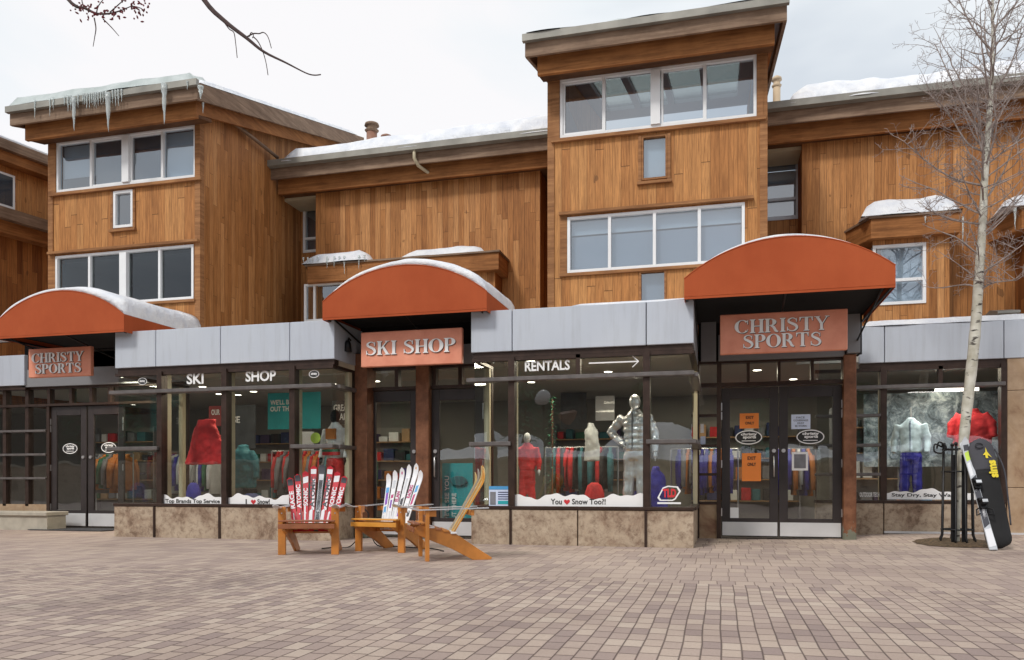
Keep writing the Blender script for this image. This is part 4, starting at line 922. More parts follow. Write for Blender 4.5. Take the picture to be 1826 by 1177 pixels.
def awning_snow(a, thick, label, y0=0.0, side=1.0, seed=0, frm=-.98, to=.99, dn=0.0):
    r, arch, x0, x1, cx = a; hw = (x1-x0)/2; D0 = r.location.y; n, m = 40, 16; D1 = {0: 12.56, 1: 12.28, 2: 12.82}[AW.index(a)]
    vs = []
    for j in range(m+1):
        y = D0+y0+(D1-D0-y0)*j/m
        for i in range(n+1):
            q = frm+(to-frm)*i/n; x = cx+hw*q
            ed = min(1, (i/n)/.12, (1-i/n)/.06); ee = max(0, min(1, j/(m*.05)+.35)); k = max(ed, 0)**.5*ee**.5
            h = thick(q, (y-D0)/(D1-D0))*k*(1+.18*noise.noise(Vector((x*1.6, y*1.6, seed)))+.06*noise.noise(Vector((x*6, y*5, seed))))
            z = arch(x); nxv = (x-cx)/2.0
            vs.append((x+nxv*h*.5, y, z+.006+h))
    n2 = len(vs); vs += [(cx+hw*(frm+(to-frm)*i/n), D0+y0+(D1-D0-y0)*j/m, arch(cx+hw*(frm+(to-frm)*i/n))+.004) for j in range(m+1) for i in range(n+1)]
    fs = []; W_ = n+1
    for j in range(m):
        for i in range(n): q = j*W_+i; fs.append((q, q+1, q+W_+1, q+W_)); fs.append((n2+q, n2+q+W_, n2+q+W_+1, n2+q+1))
    for i in range(n): fs.append((i, n2+i, n2+i+1, i+1)); q = m*W_+i; fs.append((q+1, n2+q+1, n2+q, q))
    for j in range(m): q = j*W_; fs.append((q+W_, n2+q+W_, n2+q, q)); q += n; fs.append((q, n2+q, n2+q+W_, q+W_))
    return tag(MB().add(vs, fs).build('snow_pile', 'snow', None, smooth=True), label, 'snow')
awning_snow(AW[0], lambda q, d: .07+.10*max(0, q)+.06*d, 'smooth white snow covering the awning over the left doors', .01, seed=1)
awning_snow(AW[1], lambda q, d: .045+.10*max(0, min(1, (q+1)))*.7+.05*d, 'smooth white snow covering the middle awning', .01, seed=2, frm=-.9)
awning_snow(AW[2], lambda q, d: .02+.045*max(0, 1-abs(q+.1)*1.3), 'thin snow dusting the top of the right awning', .03, seed=3, frm=-.85, to=.7)

# ---------------------------------------------------------------- icicles
def icicle_mb(L, r, seed):
    rr = random.Random(seed); pts = []; rad = []
    for i in range(8):
        t = i/7; pts.append((rr.uniform(-.006, .006)*t, rr.uniform(-.006, .006)*t, -L*t)); rad.append(max(.0025, r*(1-t)**.8*(1+.18*math.sin(i*2.3))))
    return MB().tube(pts, rad, 7)
def icicle(u, v0, v1, w_, D, label, group=None, seed=0):
    x, y, z = P(u, v0, D); L = Z(u, v0, D)-Z(u, v1, D); o = icicle_mb(L, w_*ZC(u, D)/F/2, seed).build('icicle', 'ice', None, smooth=True); o.location = (x, y, z+.02); return tag(o, label, 'icicle', group)
ED = TY-.74
icicle(132, 176, 236, 9, ED, 'longest icicle near the left end of the left tower eave', seed=1)
icicle(193, 168, 237, 11, ED, 'long thick icicle hanging above the second window light of the left tower', seed=2)
icicle(293, 152, 224, 11, ED, 'long thick icicle hanging above the right end of the top left window', seed=3)
icicle(358, 156, 178, 11, ED+.05, 'stout short icicle at the right corner of the left tower eave', seed=4)
icicle(362, 176, 204, 6, ED+.3, 'thin icicle just under the right corner of the left tower eave', seed=5)
rr = random.Random(4)
G = 'small icicles along the left tower eave'
for u in [62, 89, 95, 115, 121, 126, 139, 148, 151, 155, 160, 164, 168, 171, 175, 180, 184, 189, 201, 206, 211, 217, 334]:
    v0 = 190-(u-30)*.122; ln = rr.uniform(10, 24) if u not in (62, 89) else 28
    icicle(u, v0-6, v0+ln*(.5 if u == 334 else 1), rr.uniform(3, 5), ED, 'small icicle hanging from the left tower eave among many others', G, seed=u)
G2 = 'icicles under the snowy ledge left of the middle awning'
for u, ln in ((541, 8), (549, 12), (557, 9), (566, 7), (583, 20), (596, 18), (605, 9), (614, 30), (640, 22), (650, 8)):
    icicle(u, 461-(u-541)*.04, 461+ln, 3.5, OY-.05, 'short icicle hanging under the snowy ledge left of the middle awning', G2, seed=u)
for u, ln in ((1717, 60), (1650, 12)):
    icicle(u, 388, 388+ln, 3.6, OY-.05, 'thin icicle at the right corner of the oriel roof behind the aspen' if ln > 20 else 'tiny icicle under the snow pile of the right oriel roof', seed=u)
icicle(1810, 372, 412, 5, OY-.05, 'icicle under the small roof at the right photo edge', seed=9)

# ---------------------------------------------------------------- chimneys and small fittings
def flue(u, v0, v1, w_, D, label, mat, capm, zbase=None):
    x, y, z1 = P(u, v0, D); r_ = w_*ZC(u, D)/F/2; zb = midz(x, y) if zbase is None else zbase
    r = thing('chimney', label, 'chimney', (x, y, zb)); h = z1-zb
    MB().tube([(x, y, zb-.05), (x, y, z1-.22)], r_*.85, 16).build('flue', mat, r, smooth=True)
    MB().loft([(x, y, z1-.24, r_*.9, r_*.9), (x, y, z1-.2, r_*1.15, r_*1.15), (x, y, z1-.17, r_*.8, r_*.8), (x, y, z1-.1, r_*.8, r_*.8), (x, y, z1-.09, r_*1.2, r_*1.2), (x, y, z1-.04, r_*1.1, r_*1.1), (x, y, z1, r_*.5, r_*.5)], 16).build('cap', capm, r, smooth=True)
flue(663, 218, 250, 22, 17.6, 'brown round metal chimney on the middle roof', 'brown_flue', 'eave_grey')
flue(689, 240, 250, 18, 18.6, 'low flue cap just right of the brown chimney', 'brown_flue', 'brown_flue')
flue(1385, 136, 186, 15, 17.6, 'tall tan chimney beside the right side of the right tower', 'tan_flue', 'tan_flue')
def spot(u, v, D, label):
    x, y, z = P(u, v, D); r = thing('wall_lamp', label, 'lamp', (x, y, z))
    MB().tube([(x, y+.09, z+.02), (x, y+.02, z+.05), (x, y-.0, z)], .012, 6).build('arm', 'black_metal', r)
    MB().loft([(x, y-.02, z-.17, .065, .065), (x, y-.02, z-.04, .05, .05), (x, y-.02, z+.0, .03, .03)], 12).build('lamp_shade', 'black_metal', r, smooth=True)
spot(621, 608, SY-.55, 'black wall lamp on the grey side return left of the ski sign')
x, y, z = P(1533, 640, RY-.75)
dp = MB().tube([(pxr+.05, PY+.0, Z(1533, 632, PY)), (pxr+.05, PY, Z(1533, 560, PY))], .03, 8).build('drain_spout', 'black_metal', None); tag(dp, 'short black drain spout right of the copper post header', 'pipe')
mt = MB().box(X(85, 12.3), X(214, 12.3), 11.85, 12.5, .004, .018).build('door_mat', 'rubber_mat', None); tag(mt, 'dark rubber mat in front of the left entrance doors', 'mat')

# papers on the doors
def paper(par, u0, u1, v0, v1, D, mat, name='notice'):
    a, b, c, d = U(u0, u1, v0, v1, D); return MB().box(a, b, D-.0015, D, c, d).build(name, mat, par)
gd = EY+.017
p_ = paper(dm1, 1319, 1353, 737, 764, gd, 'paper_orange'); letters('EXIT', 1330, 1344, 742, 747, gd-.003, 'letter_black', p_, name='lettering'); letters('ONLY', 1329, 1345, 752, 757, gd-.003, 'letter_black', p_, name='lettering')
p_ = paper(dm1, 1323, 1357, 808, 858, gd, 'paper_orange'); letters('EXIT', 1333, 1348, 814, 820, gd-.003, 'letter_black', p_, name='lettering'); letters('ONLY', 1333, 1348, 825, 831, gd-.003, 'letter_black', p_, name='lettering'); letters('LAST', 1334, 1346, 851, 854, gd-.003, 'letter_black', p_, name='lettering') if False else None
p_ = paper(dm2, 1411, 1445, 739, 765, gd, 'paper_blue')
for i, (t, a, b) in enumerate((('FACE', 1420, 1435), ('COVERINGS', 1415, 1441), ('MUST', 1422, 1434), ('BE WORN', 1418, 1438))): letters(t, a, b, 743+i*5, 746.2+i*5, gd-.003, 'letter_black', p_, name='lettering', bold=0)
p_ = paper(dm2, 1412, 1441, 806, 839, gd, 'letter_white'); paper(p_, 1416, 1437, 810, 835, gd-.003, 'fabric_grey', 'print')
paper(dm1, 1302, 1317, 905, 924, gd, 'letter_white'); paper(bld, 1249, 1258, 778, 792, EY+.015, 'paper_blue'); paper(bld, 1249, 1255, 756, 772, EY+.015, 'letter_white')
p_ = paper(bld, 872, 912, 868, 903, BY+.014, 'paper_blue', 'notice'); paper(p_, 874, 884, 877, 900, BY+.011, 'fabric_grey', 'print'); paper(p_, 872, 912, 867, 873, BY+.011, 'ski_blue', 'print'); paper(p_, 888, 910, 893, 899, BY+.011, 'teal', 'print')
for i in range(4): paper(p_, 888, 909, 877+i*4, 878.6+i*4, BY+.011, 'fabric_navy', 'print')
p_ = paper(bld, 1172, 1213, 865, 889, BY+.014, 'shop_glass', 'logo_sticker') if False else None
# six sided outline emblem on the lower right pane
cx, cz = X(1193, BY), Z(1193, 880, BY); sx, sz = .155, .105
def hexo(k): return [(cx+sx*k*a, cz+sz*k*b) for a, b in ((-1, -.55), (-.55, .75), (-.1, 1), (.75, .9), (1, .3), (.55, -.75), (.3, -.95), (-.8, -.95))]
mb = MB(); o1, o2 = hexo(1), hexo(.84)
for i in range(8): j = (i+1) % 8; mb.px([o1[i], o1[j], o2[j], o2[i]], BY+.013, BY+.015)
em = mb.build('logo_sticker', 'letter_white', bld); text_mb('TLD', cx-sx*.55, cx+sx*.6, cz-sz*.5, cz+sz*.6, BY+.012, bold=.05).build('lettering', 'decal_red', em)
MB().box(cx-sx, cx+sx, BY+.012, BY+.015, cz-sz*1.35, cz-sz*1.12).build('underline', 'letter_white', em)

# ---------------------------------------------------------------- shop interior
def lamp(x, y, z, e=10, vis=True, name='ceiling_lamp', label='small round downlight in the shop ceiling', grp='downlights in the shop ceiling'):
    r = thing(name, label, 'lamp', (x, y, z), group=grp)
    MB().tube([(x, y, z-.012), (x, y, z-.002)], .07, 14).build('diffuser', 'lamp_glow', r); MB().tube([(x, y, z-.010), (x, y, z)], .09, 14).build('rim', 'white_paint', r)
    if e:
        l = bpy.data.lights.new('lamp_light', 'AREA'); l.energy = e; l.size = .5; l.color = (1, .86, .66); lo = bpy.data.objects.new('lamp_light', l); col.objects.link(lo); lo.parent = r; lo.location = (0, 0, -.05)
for i, (x, y) in enumerate([(-10.5, 12.2), (-7.7, 12.0), (-6.3, 13.9), (-2.9, 12.2), (-1.2, 12.0), (-2.4, 14.4), (.6, 14.2), (1.3, 15.6), (-4.4, 14.0), (-12.5, 14.4), (-9.5, 14.8), (3.6, 14.9), (-.4, 16.2), (-7.6, 16.2)]):
    lamp(x, y, 2.80, 23 if i in (0, 1, 3, 4) else 11)
for i in range(8): lamp(random.uniform(-11, 3), random.uniform(13.5, 17), 2.80, 0)
tl = thing('tube_light', 'glowing fluorescent tube behind the window right of the double doors', 'lamp', P(1700, 694, 14.3)); a, b, c, d = U(1668, 1745, 691, 697, 14.3)
MB().box(a, b, 14.28, 14.34, c, d).build('tube', 'tube_glow', tl); MB().box(a-.03, b+.03, 14.25, 14.37, d+.001, d+.04).build('housing', 'white_paint', tl)
l = bpy.data.lights.new('lamp_light', 'AREA'); l.energy = 16; l.size = 1; l.color = (1, .95, .85); lo = bpy.data.objects.new('lamp_light', l); col.objects.link(lo); lo.parent = tl; lo.location = (-.3, -.3, -.1)

def tone(mb, name, mat, par, vox=.02, sm=4):
    o = mb.build(name, mat, par, smooth=True, world=False); r = o.modifiers.new('r', 'REMESH'); r.mode = 'VOXEL'; r.voxel_size = vox; r.use_smooth_shade = True
    s = o.modifiers.new('s', 'SMOOTH'); s.iterations = sm; s.factor = .5
    if name != 'body':
        tx_ = bpy.data.textures.get('folds') or bpy.data.textures.new('folds', 'CLOUDS'); tx_.noise_scale = .09; tx_.noise_depth = 2
        d = o.modifiers.new('d', 'DISPLACE'); d.texture = tx_; d.strength = .012 if mat == 'silver_cloth' else .03; d.mid_level = .5
    return o
def mannequin(x, y, z, label, jacket, trousers, skin='mannequin_grey', head=True, rz=0, h=1.78, arms='down', puffer=False, extra=None):
    r = thing('mannequin', label, 'mannequin', (x, y, z), rz); k = h/1.78
    def at(px, py, pz): return (px*k, py*k, pz*k)
    b = MB(); 
    T = lambda pts, rad, n=10: b.tube([at(*p) for p in pts], [q*k for q in rad], n)
    if arms == 'down': AL = [[(-.19, 0, 1.44), (-.27, .0, 1.18), (-.27, -.06, .93)], [(.19, 0, 1.44), (.27, 0, 1.18), (.27, -.06, .93)]]
    else: AL = [[(-.19, 0, 1.44), (-.40, .02, 1.22), (-.19, -.1, 1.06)], [(.19, 0, 1.44), (.31, .0, 1.18), (.34, -.08, .90)]]
    if head:
        T([(0, 0, 1.42), (0, -.01, 1.54)], [.06, .052]); b.ball(at(0, -.015, 1.66), .098*k, 14, (.86, 1.02, 1.22)); b.ball(at(0, -.10, 1.64), .022*k, 8); b.ball(at(0, -.07, 1.59), .04*k, 8)
        T([(0, 0, 1.35), (0, 0, 1.46)], [.1, .06])
        for q in AL:
            e = q[-1]; d = (Vector(q[-1])-Vector(q[-2])).normalized(); w2 = Vector(e)
            T([tuple(w2-d*.06), tuple(w2+d*.07)], [.03, .036])
            for f in range(4): o2 = Vector((0, (f-1.5)*.019, 0)); T([tuple(w2+d*.06+o2), tuple(w2+d*.11+o2), tuple(w2+d*(.15-.01*abs(f-1.5))+o2+Vector((0, -.01, 0)))], [.010, .009, .007], 6)
            T([tuple(w2+d*.0+Vector((0, -.03, 0))), tuple(w2+d*.07+Vector((0, -.055, 0)))], [.012, .009], 6)
        for s in (-1, 1): b.ball(at(s*.10, -.03, .05), .05*k, 10, (.9, 1.9, .8))
        tone(b, 'body', skin, r, .012, 3)
    j = MB(); b = j
    rings = [(.93, .175, .12), (1.0, .185, .13), (1.12, .17, .12), (1.25, .185, .125), (1.38, .20, .12), (1.46, .15, .10), (1.53, .075, .075), (1.56, .07, .07)]
    if puffer:
        rr_ = []
        for i in range(29):
            zz = .92+.64*i/28; import bisect
            for q in range(len(rings)-1):
                if rings[q][0] <= zz <= rings[q+1][0]+1e-6: t = (zz-rings[q][0])/(rings[q+1][0]-rings[q][0]); a_ = rings[q][1]+(rings[q+1][1]-rings[q][1])*t; b_ = rings[q][2]+(rings[q+1][2]-rings[q][2])*t; break
            else: a_, b_ = rings[0][1], rings[0][2]
            w_ = .92+.13*abs(math.sin(zz*math.pi/.092)); rr_.append((zz, a_*w_, b_*w_))
        rings = rr_
    j.loft([(0, 0, q[0]*k, q[1]*k, q[2]*k) for q in rings], 20)
    for q in AL:
        n_ = 12; pts = []; rad = []
        for i in range(n_+1):
            t = i/n_*2; seg = min(int(t), 1); f = t-seg; p = Vector(q[seg]).lerp(Vector(q[seg+1]), f); pts.append(tuple(p)); rad.append((.078-.028*i/n_)*(1+(.12*math.sin(i*2.6) if puffer else .05*math.sin(i*1.7))))
        T(pts, rad)
    jo = tone(j, 'jacket', jacket, r, .016 if not puffer else .011, 2 if puffer else 4)
    if puffer: MB().box(-.006*k, .006*k, -.142*k, -.118*k, .95*k, 1.5*k).build('zip', 'fabric_grey', jo, world=False)
    t = MB(); b = t
    t.loft([(0, 0, .80*k, .165*k, .11*k), (0, 0, .9*k, .17*k, .115*k), (0, 0, 1.0*k, .15*k, .10*k)], 16)
    for s in (-1, 1):
        n_ = 10; T([(s*(.085+.03*i/n_), .0+.01*math.sin(i*.5), .88-.80*i/n_) for i in range(n_+1)], [(.098-.02*i/n_)*(1+.06*math.sin(i*2.2+s)) for i in range(n_+1)])
    tone(t, 'trousers', trousers, r, .016, 3)
    for (nm, mt_, bx) in (extra or ()): MB().box(*[q*k for q in bx]).build(nm, mt_, jo, world=False)
    if not head:
        MB().tube([(0, .0, 1.54*k), (0, 0, 1.75*k)], .012, 8).build('stand', 'steel', r, world=False)
    return r
sm = P(1132, 905, 11.7)
mannequin(sm[0], 11.75, .42, 'silver mannequin in puffer jacket and shiny trousers in the rentals window', 'silver_cloth', 'silver_cloth', 'silver_cloth', rz=R(-14), h=(Z(1132, 703, 11.75)-.42), arms='hip', puffer=True)
mannequin(X(601, 11.55), 11.5, .41, 'mannequin in white and orange jacket with red trousers behind the red ski chair', 'fabric_white', 'fabric_red', 'black_inside', rz=R(-12), h=1.62, extra=[('chest_panel', 'fabric_orange', (-.10, .10, -.150, -.10, 1.26, 1.44)), ('stripe', 'fabric_green', (-.17, .17, -.152, -.09, 1.04, 1.08)), ('stripe', 'fabric_orange', (-.17, .17, -.152, -.09, 1.085, 1.12)), ('stripe', 'fabric_red', (-.17, .17, -.152, -.09, .98, 1.035))])
mannequin(X(940, 12.2), 12.2, .41, 'mannequin in dark red jacket at the left of the rentals window', 'fabric_red', 'fabric_red', 'fabric_white', rz=R(10), h=1.25)
mannequin(X(1623, 14.2), 14.15, .52, 'headless display figure in pale blue jacket and navy trousers', 'fabric_ice', 'fabric_blue', head=False, rz=R(-18), h=1.60, extra=[('zip', 'fabric_navy', (-.006, .006, -.135, -.1, .95, 1.5))])
# hanging garments in the windows
def garment(x, y, z, w_, h, mat, label, flare=1.0, rz=0, group=None, name='jacket', sleeves=True, ribs=0, cape=False):
    r = MB(); rings = []
    for i in range(17):
        t = i/16; zz = h*t; 
        if cape: ww = w_/2*((1.08-.62*t/.86) if t < .86 else .40)
        else: ww = w_/2*((flare*(1-t)+.80*t) if t < .80 else (.80-(t-.80)/.1*.42 if t < .9 else .36))
        ww *= 1+(.04*abs(math.sin(t*ribs*math.pi)) if ribs else .02*math.sin(t*9)); rings.append((.01*math.sin(t*5), .012*math.sin(t*7), zz, ww, .085+.03*math.sin(t*3)))
    r.loft(rings, 20)
    if sleeves:
        for s in (-1, 1): r.tube([(s*w_*.30, 0, h*.84), (s*w_*.50, -.01, h*.6), (s*w_*.56, -.03, h*.22)], [.07, .07, .05], 9)
    r.m = None; o = tone(r, name, mat, None, .018, 3); o.location = (x, y, z); o.rotation_euler = (0, 0, rz); return tag(o, label, 'jacket', group)
gx = garment(X(372, 11.5), 11.45, Z(378, 828, 11.45), .92, .74, 'fabric_red', 'bright red quilted jacket hanging in the window left of the red ski chair', 1.25, R(-10), sleeves=False, ribs=9, cape=True)
garment(X(1733, 14.3), 14.3, Z(1733, 795, 14.3), .56, .60, 'fabric_red', 'red jacket hanging behind the aspen trunk in the right window', 1.0, R(-20))
garment(X(440, 12.3), 12.2, Z(440, 870, 12.2), .5, .75, 'fabric_teal', 'teal jacket in the window just right of the bright red jacket', 1.0, 0)
garment(X(455, 11.7), 11.6, .43, .55, .26, 'fabric_navy', 'folded navy jacket on the display platform behind the snow decal', 1.2, 0, sleeves=False)
garment(X(1172, 12.0), 11.9, .43, .30, .68, 'fabric_blue', 'bright blue trousers hanging beside the silver mannequin', 1.1, 0, sleeves=False)
# posters
def poster(u0, u1, v0, v1, D, mat, label, texts=(), th=.012):
    um = (u0+u1)/2; a, b, c, d = U(u0, u1, v0, v1, D); r = thing('poster', label, 'poster', ((a+b)/2, D, c))
    MB().box(a, b, D-th, D, c, d).build('panel', mat, r)
    for (t, q0, q1, w0, w1, mt_) in texts: letters(t, q0, q1, w0, w1, D-th-.002, mt_, r, name='lettering', uref=um)
    return r
poster(478, 572, 700, 765, 14.0, 'teal', 'teal poster with white capitals high behind the left shopfront', [("WE'LL BE", 482, 520, 712, 721, 'letter_white'), ('OUT THERE', 482, 530, 724, 733, 'letter_white')])
poster(592, 636, 714, 756, 12.6, 'poster_dark', 'dark poster behind the white jacket mannequin', [('GREAT', 595, 625, 721, 733, 'letter_white'), ('START', 595, 625, 737, 749, 'letter_white')])
poster(373, 400, 724, 760, 13.6, 'poster_red', 'dark red poster above the bright red jacket', [('OUR', 377, 392, 730, 740, 'letter_white')])
poster(412, 456, 722, 800, 13.2, 'poster_dark', 'tall dark poster right of the bright red jacket', [('SE', 415, 428, 742, 754, 'letter_white')])
poster(1540, 1800, 700, 832, 15.0, 'winter_backdrop', 'large backdrop photo of snowy trees behind the right window')
po = poster(789, 843, 826, 944, SY+.25, 'teal', 'teal upright poster behind the glass of the right ski shop door')
a, b, c, d = U(789, 843, 826, 944, SY+.25)
for s_, xo, zt0, zt1 in (("WE'LL SEE YOU", .05, .05, .78), ('OUT THERE', .17, .05, .52)):
    m = Matrix.Translation((a+xo+.07, SY+.225, c+.03)) @ Matrix.Rotation(R(-90), 4, 'Y')
    text_mb(s_, (d-c)*zt0, (d-c)*zt1, 0, .075, 0, mat=m, bold=.02).build('lettering', 'letter_white', po)
MB().ball(((a+b)/2+.03, SY+.2, d-.28), .13, 12, (1.1, .05, .6)).build('print', 'teal_dark', po)
lr = MB(); cx, cz = X(563, 11.2), Z(563, 781, 11.2)
tag(MB().tube([(cx, 11.19, cz), (cx, 11.2, cz)], .085, 20).build('round_sticker', 'lime', None), 'lime green round sticker beside the white jacket mannequin', 'sticker')
# racks, shelves and boxes filling the shop
cols_ = ['fabric_red', 'fabric_navy', 'fabric_teal', 'fabric_grey', 'fabric_black', 'fabric_navy', 'fabric_purple', 'fabric_green', 'fabric_white', 'fabric_grey', 'fabric_black', 'fabric_orange', 'fabric_blue']
rg = random.Random(11)
base_g = {}
CN2 = {'fabric_ice': 'pale blue'}
def rack(x, y, n, where):
    r = thing('clothing_rack', 'chrome clothing rack '+where, 'clothing rack', (x, y, 0), 0)
    w_ = n*.085+.2
    MB().tube([(x-w_/2, y, 1.5), (x+w_/2, y, 1.5)], .016, 8).build('rail', 'steel', r)
    for s in (-1, 1): MB().tube([(x+s*w_/2, y, .02), (x+s*w_/2, y, 1.5)], .016, 8).build('leg', 'steel', r); MB().box(x+s*w_/2-.02, x+s*w_/2+.02, y-.25, y+.25, .013, .04).build('foot', 'steel', r)
    cl = rg.sample(cols_, 3)
    for i in range(n):
        mt_ = rg.choice(cl)
        if mt_ not in base_g:
            m = MB(); m.loft([(0, 0, -.80, .042, .25), (0, 0, -.79, .046, .27), (0, 0, -.6, .030, .25), (0, 0, -.5, .042, .25), (0, 0, -.3, .028, .24), (0, 0, -.14, .040, .235), (0, 0, -.07, .036, .16), (0, 0, -.05, .03, .08), (0, 0, .0, .034, .06), (0, 0, .01, .02, .04)], 14)
            for s in (-1, 1): m.tube([(0, s*.2, -.12), (0, s*.28, -.35), (0, s*.29, -.7)], [.05, .05, .04], 8)
            o = m.build('hanging_jacket', mt_, None, smooth=True); base_g[mt_] = o
        else: o = base_g[mt_].copy(); col.objects.link(o)
        o.location = (x-w_/2+.15+i*.085, y+rg.uniform(-.02, .02), 1.49); o.rotation_euler = (0, 0, R(rg.uniform(-12, 12))); s_ = rg.uniform(.9, 1.08); o.scale = (1, s_, s_)
        tag(o, CN2.get(mt_, mt_[7:])+' jacket hanging on the rack '+where, 'jacket', 'jackets on the rack '+where)
rack(-10.3, 13.9, 13, 'behind the left end of the left shopfront'); rack(-8.0, 14.2, 14, 'behind the bright red jacket'); rack(-6.6, 13.4, 10, 'behind the red ski chair')
rack(-2.4, 14.0, 13, 'behind the silver mannequin'); rack(-.3, 15.3, 12, 'behind the left leaf of the double doors'); rack(-12.8, 14.6, 9, 'behind the left entrance doors'); rack(1.3, 15.6, 7, 'behind the right leaf of the double doors')
CN = {'paper_white': 'bright white', 'wood_box': 'brown cardboard', 'fabric_ice': 'pale blue'}
def shelf(x0, x1, y, where, levels=(.5, .95, 1.4, 1.85)):
    r = thing('shelf_unit', 'dark shelf unit '+where, 'shelf', ((x0+x1)/2, y, 0))
    for s in (x0, x1-.03): MB().box(s, s+.03, y-.35, y, .012, 2.2).build('side_panel', 'fabric_grey', r)
    MB().box(x0+.03, x1-.03, y-.02, y, .012, 2.2).build('back_panel', 'wall_cream', r)
    for z in levels:
        MB().box(x0+.03, x1-.03, y-.35, y-.021, z-.02, z).build('shelf', 'wood_box', r); x = x0+.06
        while x < x1-.28:
            w_ = rg.uniform(.14, .26); h = rg.uniform(.12, .3); mt_ = rg.choice(cols_+['paper_white', 'wood_box', 'paper_white'])
            o = MB().box(-w_/2, w_/2, -.14, .14, 0, h).build('goods_box', mt_, None, bevel=.012); o.location = (x+w_/2, y-.19, z+.002); tag(o, CN.get(mt_, mt_.replace('fabric_', '').replace('_', ' '))+' box on '+['lowest', 'second lowest', 'second highest', 'top'][levels.index(z)]+' shelf '+where, 'box', 'boxed goods on the shelf unit '+where); x += w_+rg.uniform(.02, .08)
shelf(-11.6, -9.6, 17.8, 'at the back left'); shelf(-8.8, -6.8, 17.8, 'at the back behind the word SHOP'); shelf(-3.6, -1.6, 17.8, 'at the back behind the rentals window'); shelf(-.6, 1.6, 17.8, 'at the back behind the double doors'); shelf(-14.6, -12.8, 16.2, 'at the far left'); shelf(1.9, 3.0, 15.4, 'behind the small panes right of the post')
tag(MB().box(X(1665, 14.2), X(1700, 14.2), 14.1, 14.4, .52, .66).build('goods_box', 'wood_box', None, bevel=.01), 'brown cardboard box low in the right window', 'box')
# white display snow bank and small tree in the rentals window
tr_ = thing('display_tree', 'small dark artificial fir behind the rentals glass', 'plant', (X(985, 12.5), 12.5, .41)); mbt = MB(); rt = random.Random(5)
for i in range(420):
    t = rt.random(); z = .5+1.75*t; r_ = .20*(1-t)*rt.uniform(.3, 1)+.02; a_ = rt.uniform(0, 6.3); c = Vector((X(985, 12.5)+r_*math.cos(a_), 12.5+r_*math.sin(a_), z)); d = Vector((math.cos(a_), math.sin(a_), rt.uniform(-.5, .2)))*rt.uniform(.05, .10)
    s_ = Vector((-math.sin(a_), math.cos(a_), 0))*.012; mbt.add([c-s_, c+s_, c+d], [(0, 1, 2)])
mbt.build('foliage', 'fabric_green', tr_); MB().tube([(X(985, 12.5), 12.5, .41), (X(985, 12.5), 12.5, 2.2)], .015, 6).build('trunk', 'brown_flue', tr_)

def helmet(x, y, z, mt_, label):
    r = thing('ski_helmet', label, 'helmet', (x, y, z), R(-20)); MB().loft([(0, 0, 0, .10, .12), (0, 0, .05, .125, .145), (0, .01, .12, .12, .14), (0, .01, .18, .085, .10), (0, .01, .205, .03, .04)], 18).build('shell', mt_, r, smooth=True, world=False)
    MB().loft([(0, -.03, .045, .115, .125), (0, -.03, .10, .115, .125)], 18).build('goggles', 'ski_dark', r, smooth=True, world=False)
for u, mt_, nm in ((300, 'fabric_orange', 'orange'), (325, 'fabric_white', 'white'), (470, 'fabric_black', 'black'), (500, 'ski_red', 'red')): helmet(X(u, 11.35), 11.35, .402, mt_, nm+' ski helmet on the platform in the left shopfront')
for u, mt_, nm in ((1010, 'fabric_white', 'white'), (1045, 'fabric_orange', 'orange'), (1080, 'fabric_black', 'black')): helmet(X(u, 11.4), 11.4, .402, mt_, nm+' ski helmet on the platform in the rentals window')
def pack(u, D, z, mt_, label):
    x = X(u, D); r = thing('backpack', label, 'backpack', (x, D, z), R(rg.uniform(-25, 15))); MB().loft([(0, 0, 0, .13, .09), (0, 0, .05, .16, .11), (0, 0, .3, .15, .10), (0, 0, .42, .11, .08), (0, 0, .47, .05, .04)], 16).build('bag_body', mt_, r, smooth=True, world=False)
    MB().box(-.10, .10, -.135, -.09, .05, .22).build('front_pocket', 'fabric_black', r, world=False, bevel=.01); MB().tube([(-.03, 0, .46), (0, 0, .51), (.03, 0, .46)], .008, 6).build('handle', 'fabric_black', r, world=False)
pack(345, 12.0, .402, 'fabric_blue', 'blue backpack on the platform below the bright red jacket'); pack(545, 11.9, .402, 'fabric_teal', 'teal backpack on the platform left of the white jacket mannequin'); pack(1060, 12.1, .402, 'fabric_red', 'red backpack on the platform left of the silver mannequin')
garment(X(1055, 12.9), 12.9, Z(1055, 822, 12.9), .26, .62, 'fabric_white', 'slim white garment hanging in the middle of the rentals window', 1.0, 0, sleeves=False)
poster(1000, 1046, 700, 765, 16.5, 'poster_dark', 'dark poster high at the back behind the rentals window', [('RIDE', 1005, 1040, 715, 730, 'letter_white')]) if False else poster(1000, 1046, 700, 765, 16.5, 'poster_dark', 'plain dark panel high at the back behind the rentals window')
poster(1062, 1096, 706, 750, 16.5, 'ski_white', 'plain white panel at the back left of the silver mannequin')
poster(520, 560, 770, 830, 15.5, 'ski_white', 'plain white panel low behind the word SHOP')
for (u0, u1, v0, v1, mt_, lb) in ((1640, 1662, 860, 880, 'ski_blue', 'blue'), (1600, 1612, 866, 884, 'fabric_orange', 'orange')):
    a, b, c, d = U(u0, u1, v0, v1, 14.4); tag(MB().box(a, b, 14.3, 14.45, .502, .502+(d-c)).build('goods_box', mt_, None, bevel=.01), lb+' box low in the window right of the double doors', 'box')
